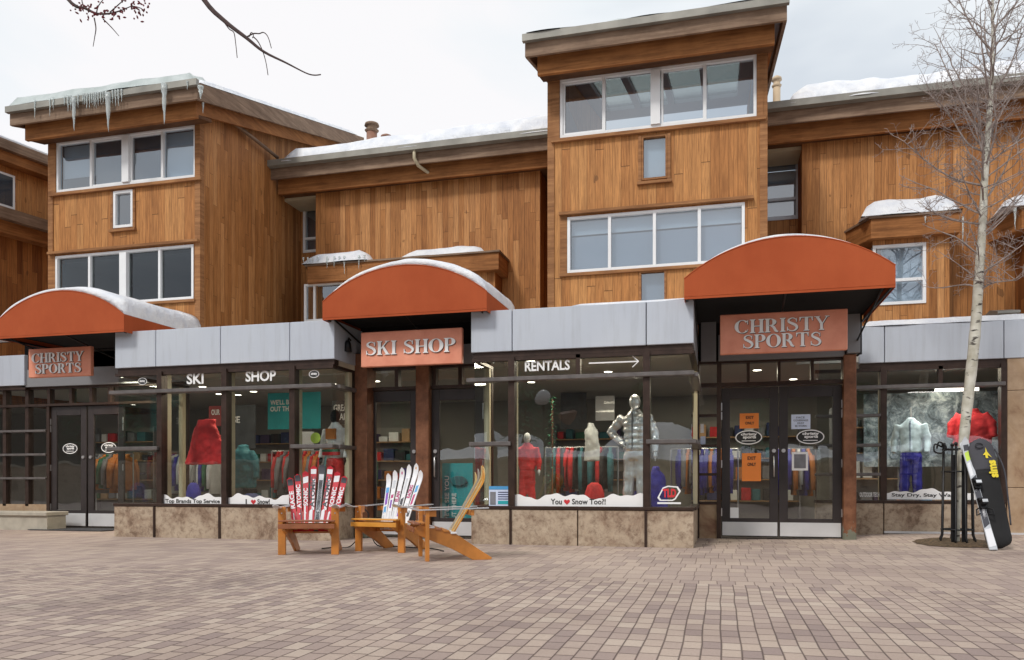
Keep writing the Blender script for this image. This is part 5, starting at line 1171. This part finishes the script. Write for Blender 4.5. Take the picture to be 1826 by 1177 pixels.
# ---------------------------------------------------------------- skis
def ski_pt(L, W, t, q, th, curve, waist=.78, tipf=.07):
    w_ = W*(waist+(1-waist)*(2*t-1)**2)
    if t > 1-tipf: w_ *= math.sqrt(max(0, 1-((t-1+tipf)/tipf)**2))*.97+.03
    if t < .02: w_ *= .9
    c = -curve*max(0, (t-.82)/.18)**2
    return (q*w_/2, c-th, t*L)
def ski_mb(L, W, th=.012, curve=.06, n=34, tipf=.07, mat=None):
    mb = MB(); mb.m = mat; vs = []; fs = []
    for i in range(n+1):
        t = i/n; t = t if t < .9 else .9+(t-.9); 
        for (q, h) in ((-1, th), (1, th), (1, 0), (-1, 0)): vs.append(ski_pt(L, W, t, q, h, curve, tipf=tipf))
    for i in range(n):
        for k in range(4): fs.append((i*4+k, i*4+(k+1) % 4, i*4+4+(k+1) % 4, i*4+4+k))
    fs.append((3, 2, 1, 0)); fs.append((n*4, n*4+1, n*4+2, n*4+3)); return mb.add(vs, fs)
def ski_patch(L, W, t0, t1, q0, q1, th=.012, curve=.06, n=8, mat=None, skew=0):
    mb = MB(); mb.m = mat; vs = []; fs = []
    for i in range(n+1):
        t = t0+(t1-t0)*i/n
        for q in (q0, q1): vs.append(ski_pt(L, W, min(1, t+skew*(q+1)/2*(t1-t0)), q, th+.0015, curve))
    for i in range(n): fs.append((2*i, 2*i+1, 2*i+3, 2*i+2))
    return mb.add(vs, fs)
def ski_chair(label, loc, rz, style):
    r = thing('ski_chair', label, 'chair', loc, rz, 'lounge chairs built from old skis in front of the ski shop'); rr = random.Random(style['seed'])
    lg, st = style['leg'], style['slat']
    def part(mb, name, mat, par=r, **k): return mb.build(name, mat, par, world=False, **k)
    for s in (-1, 1):
        part(MB().box(s*.315-.045, s*.315+.045, -.02, .022, 0, .575), 'leg', lg, bevel=.004)
        part(MB().py([(-.14, .30), (-.14, .36), (-.10, .395), (.0, .40), (.32, .30), (.60, .11), (.74, .02), (.72, 0), (.52, 0), (.30, .12), (-.06, .27)], s*.268-.018 if s > 0 else -.286, .286 if s > 0 else -.25), 'stringer', lg, bevel=.003)
        part(MB().tube([(s*.315, -.024, .5), (s*.315, -.02, .5)], .009, 8), 'bolt', 'steel'); part(MB().box(s*.315-.02, s*.315+.02, .023, .10, .49, .575), 'arm_block', lg)
        m = Matrix.Translation((s*.345, .66, .592)) @ Matrix.Rotation(R(92), 4, 'X') @ Matrix.Rotation(R(180), 4, 'Z')
        a = part(ski_mb(.92, .085, .012, -.05, mat=Matrix.Translation((s*.345, .68, .590)) @ Matrix.Rotation(R(91.5), 4, 'X')), 'armrest', style['arm'], smooth=False)
    n = 6
    for i in range(n):
        y = -.15+i*.083; z = .405-.022*i if i > 1 else .40
        part(MB().box(-.30 if 0 < i < 99 else -.33, .30 if i else .33, y, y+.07, z, z+.020), 'seat_slat', st[i % len(st)], bevel=.004)
    part(MB().box(-.33, .33, -.158, -.14, .32, .375), 'front_rail', st[0], bevel=.003)
    part(MB().box(-.36, .36, .485, .52, .50, .56), 'back_rail', lg, bevel=.004); part(MB().box(-.245, .245, .30, .335, .24, .30), 'back_rail', lg)
    sk = style['skis']; k = len(sk); lean = style.get('lean', 27)
    for i, (mt_, L, deco) in enumerate(sk):
        q = i-(k-1)/2; W = style.get('w', .072)
        m = Matrix.Translation((q*style.get('gap', .062), .335+.0025*(i % 2)-.03, .26)) @ Matrix.Rotation(R(-lean), 4, 'X') @ Matrix.Rotation(R(q*style.get('fan', 2.4)), 4, 'Y') @ Matrix.Translation((0, -.006*(i % 2), 0))
        o = part(ski_mb(L, W, .012, style.get('curve', .05), mat=m, tipf=style.get('tipf', .06)), 'back_slat', mt_)
        for dd in deco:
            if dd[0] == 'p': part(ski_patch(L, W, dd[2], dd[3], dd[4], dd[5], curve=style.get('curve', .05), mat=m, skew=dd[6] if len(dd) > 6 else 0), 'graphic', dd[1], o)
            else:
                m2 = m @ Matrix.Rotation(R(-90), 4, 'Y')
                tb = text_mb(dd[2], L*dd[3], L*dd[4], -W*.34, W*.34, -.0150, mat=m2, bold=.03, th=.001); tb.build('lettering', dd[1], o, world=False)
        for zz_ in (.3,): part(MB().tube([m @ Vector((0, -.0125, L*zz_)), m @ Vector((0, -.016, L*zz_))], .008, 8), 'bolt', 'steel')
    return r
tx = lambda t, m, a, b: ('t', m, t, a, b)
AT = 'ATOMIC'
red = [('ski_red', .72, [('p', 'ski_dark', .86, .97, -.9, .9), tx('RACE', 'ski_white', .42, .75), ('p', 'ski_white', .10, .34, -.2, .1)]),
       ('ski_red', .76, [('p', 'ski_dark', .88, .98, -.9, .9), tx(AT, 'ski_white', .40, .82), ('p', 'ski_dark', .05, .38, .3, .7)]),
       ('ski_red', .80, [('p', 'ski_white', .80, .90, -.9, .9, .2), tx('SONIC', 'ski_white', .42, .72), ('p', 'ski_white', .12, .40, -.6, .0, .3)]),
       ('ski_red', .87, [('p', 'ski_white', .02, .30, -.9, .3, .3), ('p', 'ski_white', .88, .95, -.9, .9), ('p', 'ski_white', .32, .80, -.15, .85), tx(AT, 'ski_dark', .36, .84)]),
       ('ski_dark', .89, [('p', 'ski_silver', .05, .86, -.85, .85), ('p', 'ski_dark', .06, .85, -.7, .7)]),
       ('ski_red', .87, [('p', 'ski_white', .02, .30, -.9, .3, .3), ('p', 'ski_white', .88, .95, -.9, .9), ('p', 'ski_white', .32, .80, -.15, .85), tx(AT, 'ski_dark', .36, .84)]),
       ('ski_red', .80, [('p', 'ski_white', .82, .92, -.9, .9, .2), tx('SONIC', 'ski_white', .40, .74), ('p', 'ski_white', .06, .30, -.6, .0, .3)]),
       ('ski_red', .74, [('p', 'ski_dark', .88, .97, -.9, .9), tx(AT, 'ski_white', .34, .80), ('p', 'ski_white', .04, .26, -.3, .4, .3)])]
ski_chair('ski chair with a fan of red and white lettered skis, leftmost of the three', (-4.79, 8.63, 0), R(18), dict(seed=1, leg='chair_orange', slat=['chair_brown', 'chair_brown', 'chair_orange'], arm='ski_silver', skis=red, fan=2.9, gap=.062, w=.080, lean=22, tipf=.03, curve=.03))
wh = [('ski_white', .78, [('p', 'ski_blue', .66, .76, -.7, .7), ('p', 'ski_purple', .42, .64, -.5, .6, .2), ('p', 'ski_blue', .28, .40, -.6, .5, .2), ('p', 'ski_silver', .05, .25, -.5, .0)]),
      ('ski_white', .82, [('p', 'ski_magenta', .52, .58, -.5, .6, .4), ('p', 'ski_purple', .36, .50, -.4, .4), ('p', 'ski_silver', .70, .84, -.6, .5), ('p', 'ski_silver', .08, .3, 0, .5)]),
      ('ski_white', .86, [tx('ELAN', 'ski_magenta', .45, .62), ('p', 'ski_silver', .12, .40, -.6, .1), ('p', 'ski_magenta', .90, .94, -.2, .3)]),
      ('ski_white', .90, [('p', 'ski_silver', .55, .80, -.5, .3), ('p', 'ski_dark', .30, .46, -.7, .6, .3), ('p', 'ski_purple', .2, .28, -.6, .5)]),
      ('ski_white', .92, [tx('RACING', 'ski_magenta', .48, .68), ('p', 'ski_silver', .1, .4, -.2, .6), ('p', 'ski_orange', .92, .95, -.2, .2)]),
      ('ski_white', .82, [('p', 'ski_blue', .62, .74, -.6, .5, .3), ('p', 'ski_magenta', .40, .58, -.6, .3, .3), ('p', 'ski_dark', .22, .32, -.6, .5)])]
ski_chair('ski chair with a fan of white skis, between the red one and the sideways one', (-4.12, 9.2, 0), R(-9), dict(seed=2, leg='chair_orange', slat=['ski_orange', 'ski_yellow', 'ski_orange'], arm='ski_silver', skis=wh, fan=2.6, gap=.062, w=.078, lean=24, tipf=.10, curve=.05))
yl = [('ski_yellow', .80, [('p', 'ski_base', .1, .8, -.2, .2)]), ('ski_base', .84, []), ('ski_yellow', .88, [('p', 'ski_base', .3, .7, -.5, .4)]), ('ski_orange', .88, [('p', 'ski_yellow', .0, .85, -.5, .5)]), ('ski_yellow', .86, [('p', 'ski_base', .1, .8, -.6, -.1)]), ('ski_orange', .82, [('p', 'ski_yellow', .0, .80, -.7, .6), ('p', 'ski_base', .2, .7, -.1, .2)])]
ski_chair('ski chair turned sideways with worn yellow skis, rightmost of the three', (-3.27, 8.50, 0), R(-62), dict(seed=3, leg='chair_orange', slat=['chair_brown', 'chair_orange', 'ski_white'], arm='ski_silver', skis=yl, fan=2.0, gap=.062, w=.078, lean=30, tipf=.10, curve=.07))
# looped black cable behind the chairs
cb = [(-5.0, 9.35, .012), (-4.95, 9.6, .012), (-4.80, 9.75, .014), (-4.7, 9.9, .2), (-4.62, 9.95, .42), (-4.72, 9.95, .52), (-4.80, 9.95, .42), (-4.70, 9.95, .33), (-4.58, 9.9, .22), (-4.45, 9.85, .03), (-4.2, 9.95, .012), (-3.9, 9.8, .012), (-3.6, 9.7, .012), (-3.35, 9.4, .012)]
def smooth_path(p, sub=6):
    out_ = []
    for i in range(len(p)-1):
        a, b, c, d = [Vector(p[max(0, min(len(p)-1, i+k))]) for k in (-1, 0, 1, 2)]
        for j in range(sub):
            t = j/sub; out_.append(.5*(2*b+(c-a)*t+(2*a-5*b+4*c-d)*t*t+(3*b-a-3*c+d)*t**3))
    return out_+[Vector(p[-1])]
tag(MB().tube(smooth_path(cb), .008, 6).build('cable', 'black_metal', None, smooth=True), 'black cable looping on the ground behind the ski chairs', 'cable')

# ---------------------------------------------------------------- aspen, its guard, and the gear leaning on it
TD = 12.25
def grow(mb, p, d, L, r_, lvl, rr, up=.25, wig=.22, kids=(5, 4, 0), sides=4, rmin=.003, knob=0.0, kl=(.35, .6)):
    n = max(4, int(L/.09)) if lvl < 2 else max(3, int(L/.07)); pts = [p.copy()]; dd = d.normalized(); rad = [r_]; spots_ = []
    for i in range(n):
        dd = (dd+Vector((rr.gauss(0, wig), rr.gauss(0, wig), rr.gauss(0, wig)))*.5+Vector((0, 0, up))*.25).normalized(); p = p+dd*L/n; pts.append(p.copy()); rad.append(max(rmin, r_*(1-.78*(i+1)/n)*(1+knob*((i*7) % 3-1))))
        spots_.append((p.copy(), dd.copy(), (i+1)/n, rad[-1]))
    mb.tube(pts, rad, sides if lvl else sides+1, cap=lvl == 0)
    if lvl < len(kids) and kids[lvl]:
        for _ in range(kids[lvl]):
            sp = rr.choice(spots_[max(0, int(len(spots_)*.2)):]); ax = sp[1].orthogonal().normalized(); ax.rotate(Matrix.Rotation(rr.uniform(0, 6.28), 3, sp[1])); nd = (sp[1]*.65+ax*rr.uniform(.6, 1.0)).normalized()
            grow(mb, sp[0], nd, L*rr.uniform(*kl)*(1.1-sp[2]*.45), max(rmin, sp[3]*.7), lvl+1, rr, up, wig*1.15, kids, sides, rmin, knob, kl)
asp = thing('aspen_tree', 'bare aspen with pale spotted trunk standing in front of the right shopfront', 'tree', (X(1703, TD), TD, .03))
tp = [(1704, 985, 17), (1706, 930, 17), (1711, 860, 20), (1717, 800, 22), (1723, 740, 24), (1731, 670, 25), (1738, 600, 25), (1742, 550, 23), (1745, 500, 22), (1752, 400, 18), (1757, 300, 16), (1765, 200, 12), (1770, 100, 8), (1770, 0, 6), (1772, -100, 4.5), (1768, -210, 2.5)]
tpts = smooth_path([P(u, v, TD) for u, v, _ in tp], 4); tr = []
for i in range(len(tpts)):
    a = i/4; k = min(int(a), len(tp)-2); f = a-k; wpx = tp[k][2]*(1-f)+tp[k+1][2]*f; tr.append(wpx*ZC(1740, TD)/F/2*.72*(1+.04*math.sin(i*1.9)))
MB().tube(tpts, tr, 14).build('trunk', 'aspen_bark', asp, smooth=True)
rr = random.Random(21); mb = MB()
def tat(v):
    for i in range(len(tp)-1):
        if tp[i][1] >= v >= tp[i+1][1]:
            f = (tp[i][1]-v)/(tp[i][1]-tp[i+1][1]); return Vector(P(tp[i][0]*(1-f)+tp[i+1][0]*f, v, TD))
for v in [505, 455, 425, 390, 380, 355, 342, 328, 310, 294, 282, 268, 254, 240, 224, 210, 198, 185, 172, 515, 498, 470, 440, 405, 372, 362, 348, 335, 320, 300, 288, 276, 262, 246, 232, 215, 205, 192, 180, 168, 155, 142, 130, 118, 104, 92, 80, 66, 52, 38, 24, 10, -8, -25, -45, -65, -90, -115, -140, -170]:
    az = rr.uniform(0, 6.28); lo = v > 330; L = rr.uniform(.75, 1.35)*(1.0 if v > 40 else .8)*(.85 if v > 400 else 1)
    d = Vector((math.cos(az), math.sin(az)*.8, rr.uniform(.25, .6) if lo else rr.uniform(.55, 1.1)))
    grow(mb, tat(v), d, L, rr.uniform(.010, .017), 0, rr, up=.30 if not lo else .12, kids=(5, 3, 2), knob=.22, rmin=.0021, kl=(.3, .55))
for (pl) in (((1742, 492), (1780, 468), (1830, 432)), ((1750, 420), (1790, 385), (1840, 330)), ((1748, 330), (1700, 318), (1655, 290), (1612, 252)), ((1752, 400), (1700, 392), (1650, 372)), ((1757, 270), (1725, 255), (1690, 200), (1660, 170)), ((1745, 520), (1770, 505), (1812, 500)), ((1757, 240), (1785, 200), (1820, 150)), ((1757, 250), (1732, 215), (1700, 150), (1668, 80)), ((1765, 180), (1800, 120), (1822, 60)), ((1768, 90), (1735, 50), (1700, -20)), ((1752, 300), (1790, 270), (1835, 240))):
    off = rr.uniform(-.5, .3); pts = smooth_path([P(u, v, TD+off*i/3) for i, (u, v) in enumerate(pl)], 5); n = len(pts)
    mb.tube(pts, [.017*(1-.75*i/n) for i in range(n)], 5)
    for i in range(2, n, 1):
        for _ in range(2): grow(mb, pts[i], Vector((rr.gauss(0, 1), rr.gauss(0, 1), .55)), rr.uniform(.25, .5), .006, 1, rr, up=.25, kids=(0, 4, 2), knob=.2, rmin=.0021)
mb.build('crown', 'twig_bark', asp)
tcx, tcy, gzz = X(1706, TD), TD, ground_z(X(1706, TD), TD)
md = MB(); vs = [(tcx, tcy, gzz+.03)]
rm = random.Random(3)
for k, (q, h) in enumerate(((.18, .035), (.36, .03), (.50, .012), (.54, .001))):
    for i in range(28): t = 2*math.pi*i/28; q2 = q*(1+.05*math.sin(i*3.1)+.03*rm.uniform(-1, 1)); x, y = tcx+q2*math.cos(t), tcy+q2*math.sin(t)*.95; vs.append((x, y, ground_z(x, y)+.006+h*rm.uniform(.7, 1.2)))
fs = [(0, 1+i, 1+(i+1) % 28) for i in range(28)]
for k in range(3):
    for i in range(28): a = 1+k*28; fs.append((a+i, a+28+i, a+28+(i+1) % 28, a+(i+1) % 28))
tag(md.add(vs, fs).build('mulch', 'mulch', None, smooth=True), 'brown mulch ring on the paving at the foot of the aspen', 'mulch', kind='stuff')
gd_ = thing('tree_guard', 'black metal bar guard standing round the foot of the aspen', 'tree guard', (tcx, tcy, gzz))
gx0, gy0 = X(1707, TD), TD
bars = [(-.20, -.06), (-.17, .10), (-.07, -.20), (-.02, .2), (.05, -.21), (.12, .17), (.17, -.12), (.20, .04)]
for i, (a, b) in enumerate(bars):
    MB().tube([(gx0+a*1.12, gy0+b*1.12, gzz+.0), (gx0+a*1.12, gy0+b*1.12, gzz+.06), (gx0+a, gy0+b, gzz+.12), (gx0+a*.9, gy0+b*.9, 1.38)], .0135, 7).build('bar', 'black_metal', gd_, smooth=True)
    MB().ball((gx0+a*.9, gy0+b*.9, 1.40), .026, 8).build('bar_knob', 'black_metal', gd_, smooth=True)
for z, q in ((1.33, .185), (1.02, .19), (.22, .20)):
    MB().tube([(gx0+q*math.cos(t), gy0+q*math.sin(t), z) for t in [2*math.pi*i/24 for i in range(25)]], .012, 6).build('ring', 'black_metal', gd_, smooth=True)
for s in (-.08, .05): MB().box(gx0+s-.035, gx0+s+.035, gy0-.16, gy0-.14, gzz+.03, 1.25).build('flat_bar', 'black_metal', gd_, bevel=.004)
lk = MB(); lk.tube(smooth_path([(gx0-.20, gy0-.05, 1.36), (gx0-.30, gy0-.08, 1.40), (gx0-.31, gy0-.1, 1.30), (gx0-.22, gy0-.1, 1.28), (gx0-.17, gy0-.12, 1.36), (gx0-.25, gy0-.10, 1.43), (gx0-.28, gy0-.09, 1.34)]), .012, 6)
tag(lk.build('bike_lock', 'black_metal', None, smooth=True), 'black cable lock looped on the top left of the tree guard', 'lock')
# alpine skis
def lean_matrix(p0, p1, roll=0):
    p0, p1 = Vector(p0), Vector(p1); z = (p1-p0).normalized(); y = Vector((0, 1, 0)); y = (y-z*y.dot(z)).normalized(); x = y.cross(z)
    m = Matrix((x, y, z)).transposed().to_4x4(); m.translation = p0; return m @ Matrix.Rotation(roll, 4, 'Z'), (p1-p0).length
sb, stp = P(1771, 984, 11.35), P(1717, 786, 12.02)
sb = (sb[0], sb[1], .01+ground_z(sb[0], sb[1])); m0, L = lean_matrix(sb, stp, R(12))
sk_ = thing('alpine_skis', 'pair of black and white skis with bindings leaning on the aspen', 'skis', sb)
for i, dy in enumerate((0, .022)):
    m = m0 @ Matrix.Translation((dy*.6, dy, 0)); o = ski_mb(L+.02, .105, .013, -.06 if i else .07, mat=m, tipf=.08).build('ski', 'ski_silver', sk_)
    if i == 0:
        for (mt_, a, b, q0, q1, s_) in (('ski_white', .02, .17, -.9, .9, .1), ('ski_dark', .18, .62, -.9, .9, .1), ('lime', .78, .86, -.7, .6, .4), ('ski_white', .64, .76, -.8, .2, .3), ('ski_dark', .88, .93, -.7, .7, .2), ('ski_magenta', .40, .44, -.5, .4, .3), ('ski_white', .24, .34, -.2, .6, .6), ('ski_white', .50, .57, -.6, .1, .5)):
            ski_patch(L+.02, .105, a, b, q0, q1, .013, .07, mat=m, skew=s_).build('graphic', mt_, o)
bd = lambda mb, n, mt_: mb.build(n, mt_, sk_)
for zc0, hh in ((.40, .07), (.58, .05)):
    q = MB(); q.m = m0; q.box(-.04, .04, -.06, -.016, L*zc0-.07, L*zc0+.07).box(-.032, .032, -.06-hh, -.06, L*zc0-.04, L*zc0+.03).box(-.045, .045, -.09, -.075, L*zc0+.02, L*zc0+.06)
    bd(q, 'binding', 'black_metal'); q = MB(); q.m = m0; q.box(-.034, .034, -.065-hh, -.0605-hh, L*zc0-.02, L*zc0+.02); bd(q, 'binding_cap', 'ski_silver')
for s in (-1, 1):
    q = MB(); q.m = m0; q.tube([(s*.045, -.04, L*.36), (s*.10, -.06, L*.34), (s*.11, -.05, L*.29), (s*.05, -.03, L*.31)], .010, 6); bd(q, 'ski_brake', 'black_metal')
# snowboard bag
bb, bt = P(1784, 984, 11.55), P(1746, 783, 12.0)
bb = (bb[0], bb[1], .02+ground_z(bb[0], bb[1])); m1_, L = lean_matrix(bb, bt, R(8))
bg_ = thing('snowboard_bag', 'black padded snowboard bag leaning beside the skis', 'bag', bb)
def capsule(z0, z1, W, T, mat, zs_=None):
    rings = []; n = 22; r_ = W/2
    for i in range(n+1):
        z = z0+(z1-z0)*i/n; e = 1.0
        if z < .16: e = max(.03, 1-((.16-z)/.16)**2.6)**.5 if True else 1
        if z > L-.2: e = max(.02, 1-((z-L+.2)/.2)**2.3)**.5
        w_ = r_*e*(1-.06*math.sin(math.pi*z/L)); rings.append((0, 0, z, w_, T*(.45+.55*e)*(1+.05*math.sin(z*17))))
    mb = MB(); mb.m = mat; return mb.loft(rings, 20)
b_ = capsule(.0, L*.70, .335, .06, m1_).build('bag_body', 'bag_cloth', bg_, smooth=True); capsule(L*.70, L, .336, .061, m1_).build('bag_top_sheen', 'strap_and_sheen_grey', bg_, smooth=True)  # greyer upper part carries the sheen of the bag in its colour
q = MB(); q.m = m1_; q.tube([(.0+.05*math.cos(t)-.05, -.072, L-.12+.035*math.sin(t)) for t in [2*math.pi*i/16 for i in range(17)]], .006, 6); q.build('grab_loop', 'black_metal', bg_)
q = MB(); q.m = m1_; q.tube(smooth_path([(.17, .0, L*.9), (.22, -.03, L*.7), (.2, -.03, L*.45), (.18, 0, L*.2)]), .010, 6); q.build('strap', 'strap_and_sheen_grey', bg_, smooth=True)
tm = m1_ @ Matrix.Translation((.06, -.078, 0)) @ Matrix.Rotation(R(-90), 4, 'Y')
text_mb('sims', L*.62, L*.78, -.055, .055, 0, mat=tm, bold=.05, th=.002).build('lettering', 'bag_yellow', bg_)
q = MB(); q.m = m1_; q.px([(.0, L*.80), (.03, L*.80), (.03, L*.83), (.075, L*.805), (.03, L*.86), (.02, L*.90), (.01, L*.86), (-.03, L*.83), (.0, L*.83)], -.082, -.080); q.build('emblem', 'bag_yellow', bg_)

# ---------------------------------------------------------------- tree at the viewer's left whose twigs hang into the view
ft = thing('crabapple_tree', 'bare dark tree whose twigs hang in at the top left', 'tree', (-5.4, 2.6, 0))
MB().tube(smooth_path([(-5.4, 2.6, 0), (-5.38, 2.62, 1.2), (-5.5, 2.7, 2.4), (-5.3, 2.9, 3.6), (-5.35, 3.1, 4.8), (-5.1, 3.3, 6.0)]), [.11-.0022*i for i in range(31)], 10).build('trunk', 'branch_bark', ft, smooth=True)
FD = 4.4; mb = MB(); rr = random.Random(2)
def fp(u, v, o=0): return Vector(P(u, v, FD+o))
limb = [Vector((-5.33, 3.05, 4.5)), Vector((-4.7, 3.6, 4.75)), Vector((-3.9, 4.1, 4.7)), fp(300, -110), fp(362, -3), fp(400, 37), fp(440, 68), fp(470, 92), fp(510, 112), fp(545, 130), fp(560, 134), fp(572, 133)]
lp = smooth_path(limb, 4); mb.tube(lp, [max(.004, .028*(1-i/len(lp))**1.3) for i in range(len(lp))], 6)
for pl, r_ in (([(400, 40), (409, 52), (417, 58), (420, 75), (423, 103)], .004), ([(440, 66), (452, 60), (462, 60), (470, 58), (478, 66), (484, 86)], .0045), ([(452, 66), (460, 74), (468, 90), (474, 110), (478, 134)], .004), ([(444, 66), (448, 58), (452, 62), (450, 68)], .0035)):
    q = smooth_path([fp(*p) for p in pl], 4); mb.tube(q, [max(.0025, r_*(1-.5*i/len(q))) for i in range(len(q))], 5)
l2 = [Vector((-5.33, 3.05, 4.6)), Vector((-5.0, 3.7, 4.6)), fp(60, -60), fp(128, 6), fp(150, 14), fp(172, 24), fp(196, 24), fp(218, 18), fp(236, 11), fp(252, 15)]
q = q0 = smooth_path(l2, 4); mb.tube(q, [max(.003, .016*(1-i/len(q))) for i in range(len(q))], 6)
for pl in ([(168, 32), (171, 50), (169, 65), (166, 83)], [(184, 34), (198, 48), (212, 64)], [(172, 24), (176, 10), (190, -8)], [(150, 14), (146, 0), (150, -14)], [(196, 22), (215, 5), (230, -8)], [(236, 11), (246, 17), (250, 20)]):
    q = smooth_path([fp(*p) for p in pl], 4); mb.tube(q, [max(.0022, .0045*(1-.6*i/len(q))) for i in range(len(q))], 5)
for k in range(9): grow(mb, Vector((-5.3, 3.0, 3.6+k*.27)), Vector((rr.uniform(-1.2, -.2), rr.gauss(0, .8), .5)), rr.uniform(.9, 1.6), .02, 0, rr, kids=(5, 4), rmin=.003)
mb.build('branches', 'branch_bark', ft)
mb = MB()
for i in range(110):
    p = rr.choice(q0[len(q0)//3:])+Vector((rr.gauss(0, .03), rr.gauss(0, .03), rr.gauss(0, .028))); d = Vector((rr.gauss(0, 1), rr.gauss(0, 1), rr.gauss(-.6, 1))).normalized()*rr.uniform(.012, .026); mb.tube([p, p+d*.5, p+d], [.003, .0065, .002], 5)
mb.build('buds', 'bud', ft)

# ---------------------------------------------------------------- the far side of the plaza (seen only in the window glass)
rw = thing('stone_wall', 'dark stone retaining wall across the plaza behind the viewer', 'wall', (0, -8, 0))
MB().box(-75, 30, -8.4, -8.0, -.02, 1.75).build('wall_face', 'stone_slab', rw); MB().box(-75, 30, -8.45, -7.95, 1.752, 1.85).build('coping', 'coping_stone', rw)
sbk = MB(); vs = []; fs = []; nx_, ny_ = 120, 12
for j in range(ny_+1):
    for i in range(nx_+1):
        x = -13+43*i/nx_; y = -8.45-8*j/ny_; h = 1.86+(.35+1.5*max(0, noise.noise(Vector((x*.22, y*.25, 4)))+.15)+.35*noise.noise(Vector((x*1.1, y, 1))))*min(1, j/3); vs.append((x, y, h if j else 1.853))
for j in range(ny_):
    for i in range(nx_): a = j*(nx_+1)+i; fs.append((a, a+nx_+1, a+nx_+2, a+1))
tag(sbk.add(vs, fs).build('snow_bank', 'snow', None, smooth=True), 'long snow bank above the stone wall behind the viewer', 'snow')
ob = thing('reflection_building', 'dark timber building added behind the viewer to darken the window reflections', 'building', (0, -24, 0))  # unseen block added to darken what the shop glass reflects
MB().wall(-95, 30, 0, 7.5, 0, (), .2).build('wall', 'reflection_wall', None)
w0 = bpy.data.objects[-1] if False else [o for o in col.objects if o.name.startswith('wall') and o.parent is None and o.type == 'MESH'][-1]
w0.parent = ob; w0.location = (0, 3, 0)
MB().box(-96, 31, -27, -20.2, 7.51, 7.9).build('roof', 'eave_grey', ob)
for i in range(27): MB().box(-90+i*4.4, -87.6+i*4.4, -20.99, -20.9, 1.0+3.2*(i % 2), 2.6+3.2*(i % 2)).build('window', 'room_grey', ob)
def bare_tree(x, y, h, seed, label):
    y -= 2.5; h += 1.5
    r = thing('bare_tree', label, 'tree', (x, y, 0), group='bare trees across the plaza'); rr = random.Random(seed); mb = MB(); tps = smooth_path([(x, y, 0), (x+.1, y, h*.3), (x-.1, y, h*.6), (x, y, h)]); mb.tube(tps, [.14*(1-.9*i/len(tps))+.005 for i in range(len(tps))], 8); mb.build('trunk', 'branch_bark', r, smooth=True)
    mb = MB()
    for k in range(16): grow(mb, Vector((x, y, h*rr.uniform(.28, .95))), Vector((rr.gauss(0, 1), rr.gauss(0, 1), .8)), rr.uniform(1.2, 2.2), .04, 0, rr, kids=(7, 4), rmin=.008, sides=3)
    mb.build('crown', 'branch_bark', r)
for i, (x, y, h) in enumerate(((-38, -11, 7), (-30, -9, 7), (-22, -12, 7), (-16, -9.5, 6.5), (-10.5, -12.5, 7), (-5.6, -9, 6), (-.5, -11, 7.5), (3.8, -8.5, 6), (8, -11.5, 7))): bare_tree(x, y, h, i+30, 'bare tree standing across the plaza behind the viewer')

lp_ = thing('lamp_post', 'plaza lamp post with white globe and hanging basket behind the viewer', 'street lamp', (-5.35, -2.3, 0))
MB().tube([(-5.35, -2.3, 0), (-5.35, -2.3, .3), (-5.35, -2.3, 3.3)], [.09, .05, .045], 12).build('pole', 'black_metal', lp_, smooth=True)
MB().ball((-5.35, -2.3, 3.52), .2, 18).build('globe', 'white_vinyl', lp_, smooth=True)
MB().tube([(-5.35, -2.3, 3.2), (-4.9, -2.3, 3.28), (-4.55, -2.3, 3.25)], .02, 6).build('arm', 'black_metal', lp_); MB().loft([(-4.55, -2.3, 2.7, .08, .08), (-4.55, -2.3, 2.85, .25, .25), (-4.55, -2.3, 3.0, .3, .3), (-4.55, -2.3, 3.08, .2, .2)], 14).build('basket', 'brown_flue', lp_)
def shrub(x, y, h, seed):
    r = thing('reflection_spruce', 'dark spruce added behind the viewer to break up the reflected snow', 'tree', (x, y, 1.8), group='dark spruces added behind the viewer'); rr = random.Random(seed); m = MB()  # unseen, added as dark shapes to break the white band in the glass
    for i in range(900):
        t = rr.random()**.8; rad_ = h*.27*(1-t)*rr.uniform(.5, 1)+.03; a = rr.uniform(0, 6.28); c = Vector((x+rad_*math.cos(a), y+rad_*math.sin(a), 1.8+.2+h*t)); d = Vector((math.cos(a), math.sin(a), rr.uniform(-.6, 0)))*rr.uniform(.15, .32); s_ = Vector((-math.sin(a), math.cos(a), 0))*.06; m.add([c-s_, c+s_, c+d], [(0, 1, 2)])
    m.build('foliage', 'fabric_green', r); MB().tube([(x, y, 1.8), (x, y, 1.8+h)], [.08, .02], 7).build('trunk', 'branch_bark', r)
for i, (x, y, h) in enumerate(((-34, -11, 5), (-27, -10, 3.6), (-19, -11.5, 5.2), (-14, -10, 3.2), (-8, -11, 5), (-3.2, -10.4, 3), (1.6, -11.5, 4.6), (6, -10.5, 3.4))): shrub(x, y, h, i)
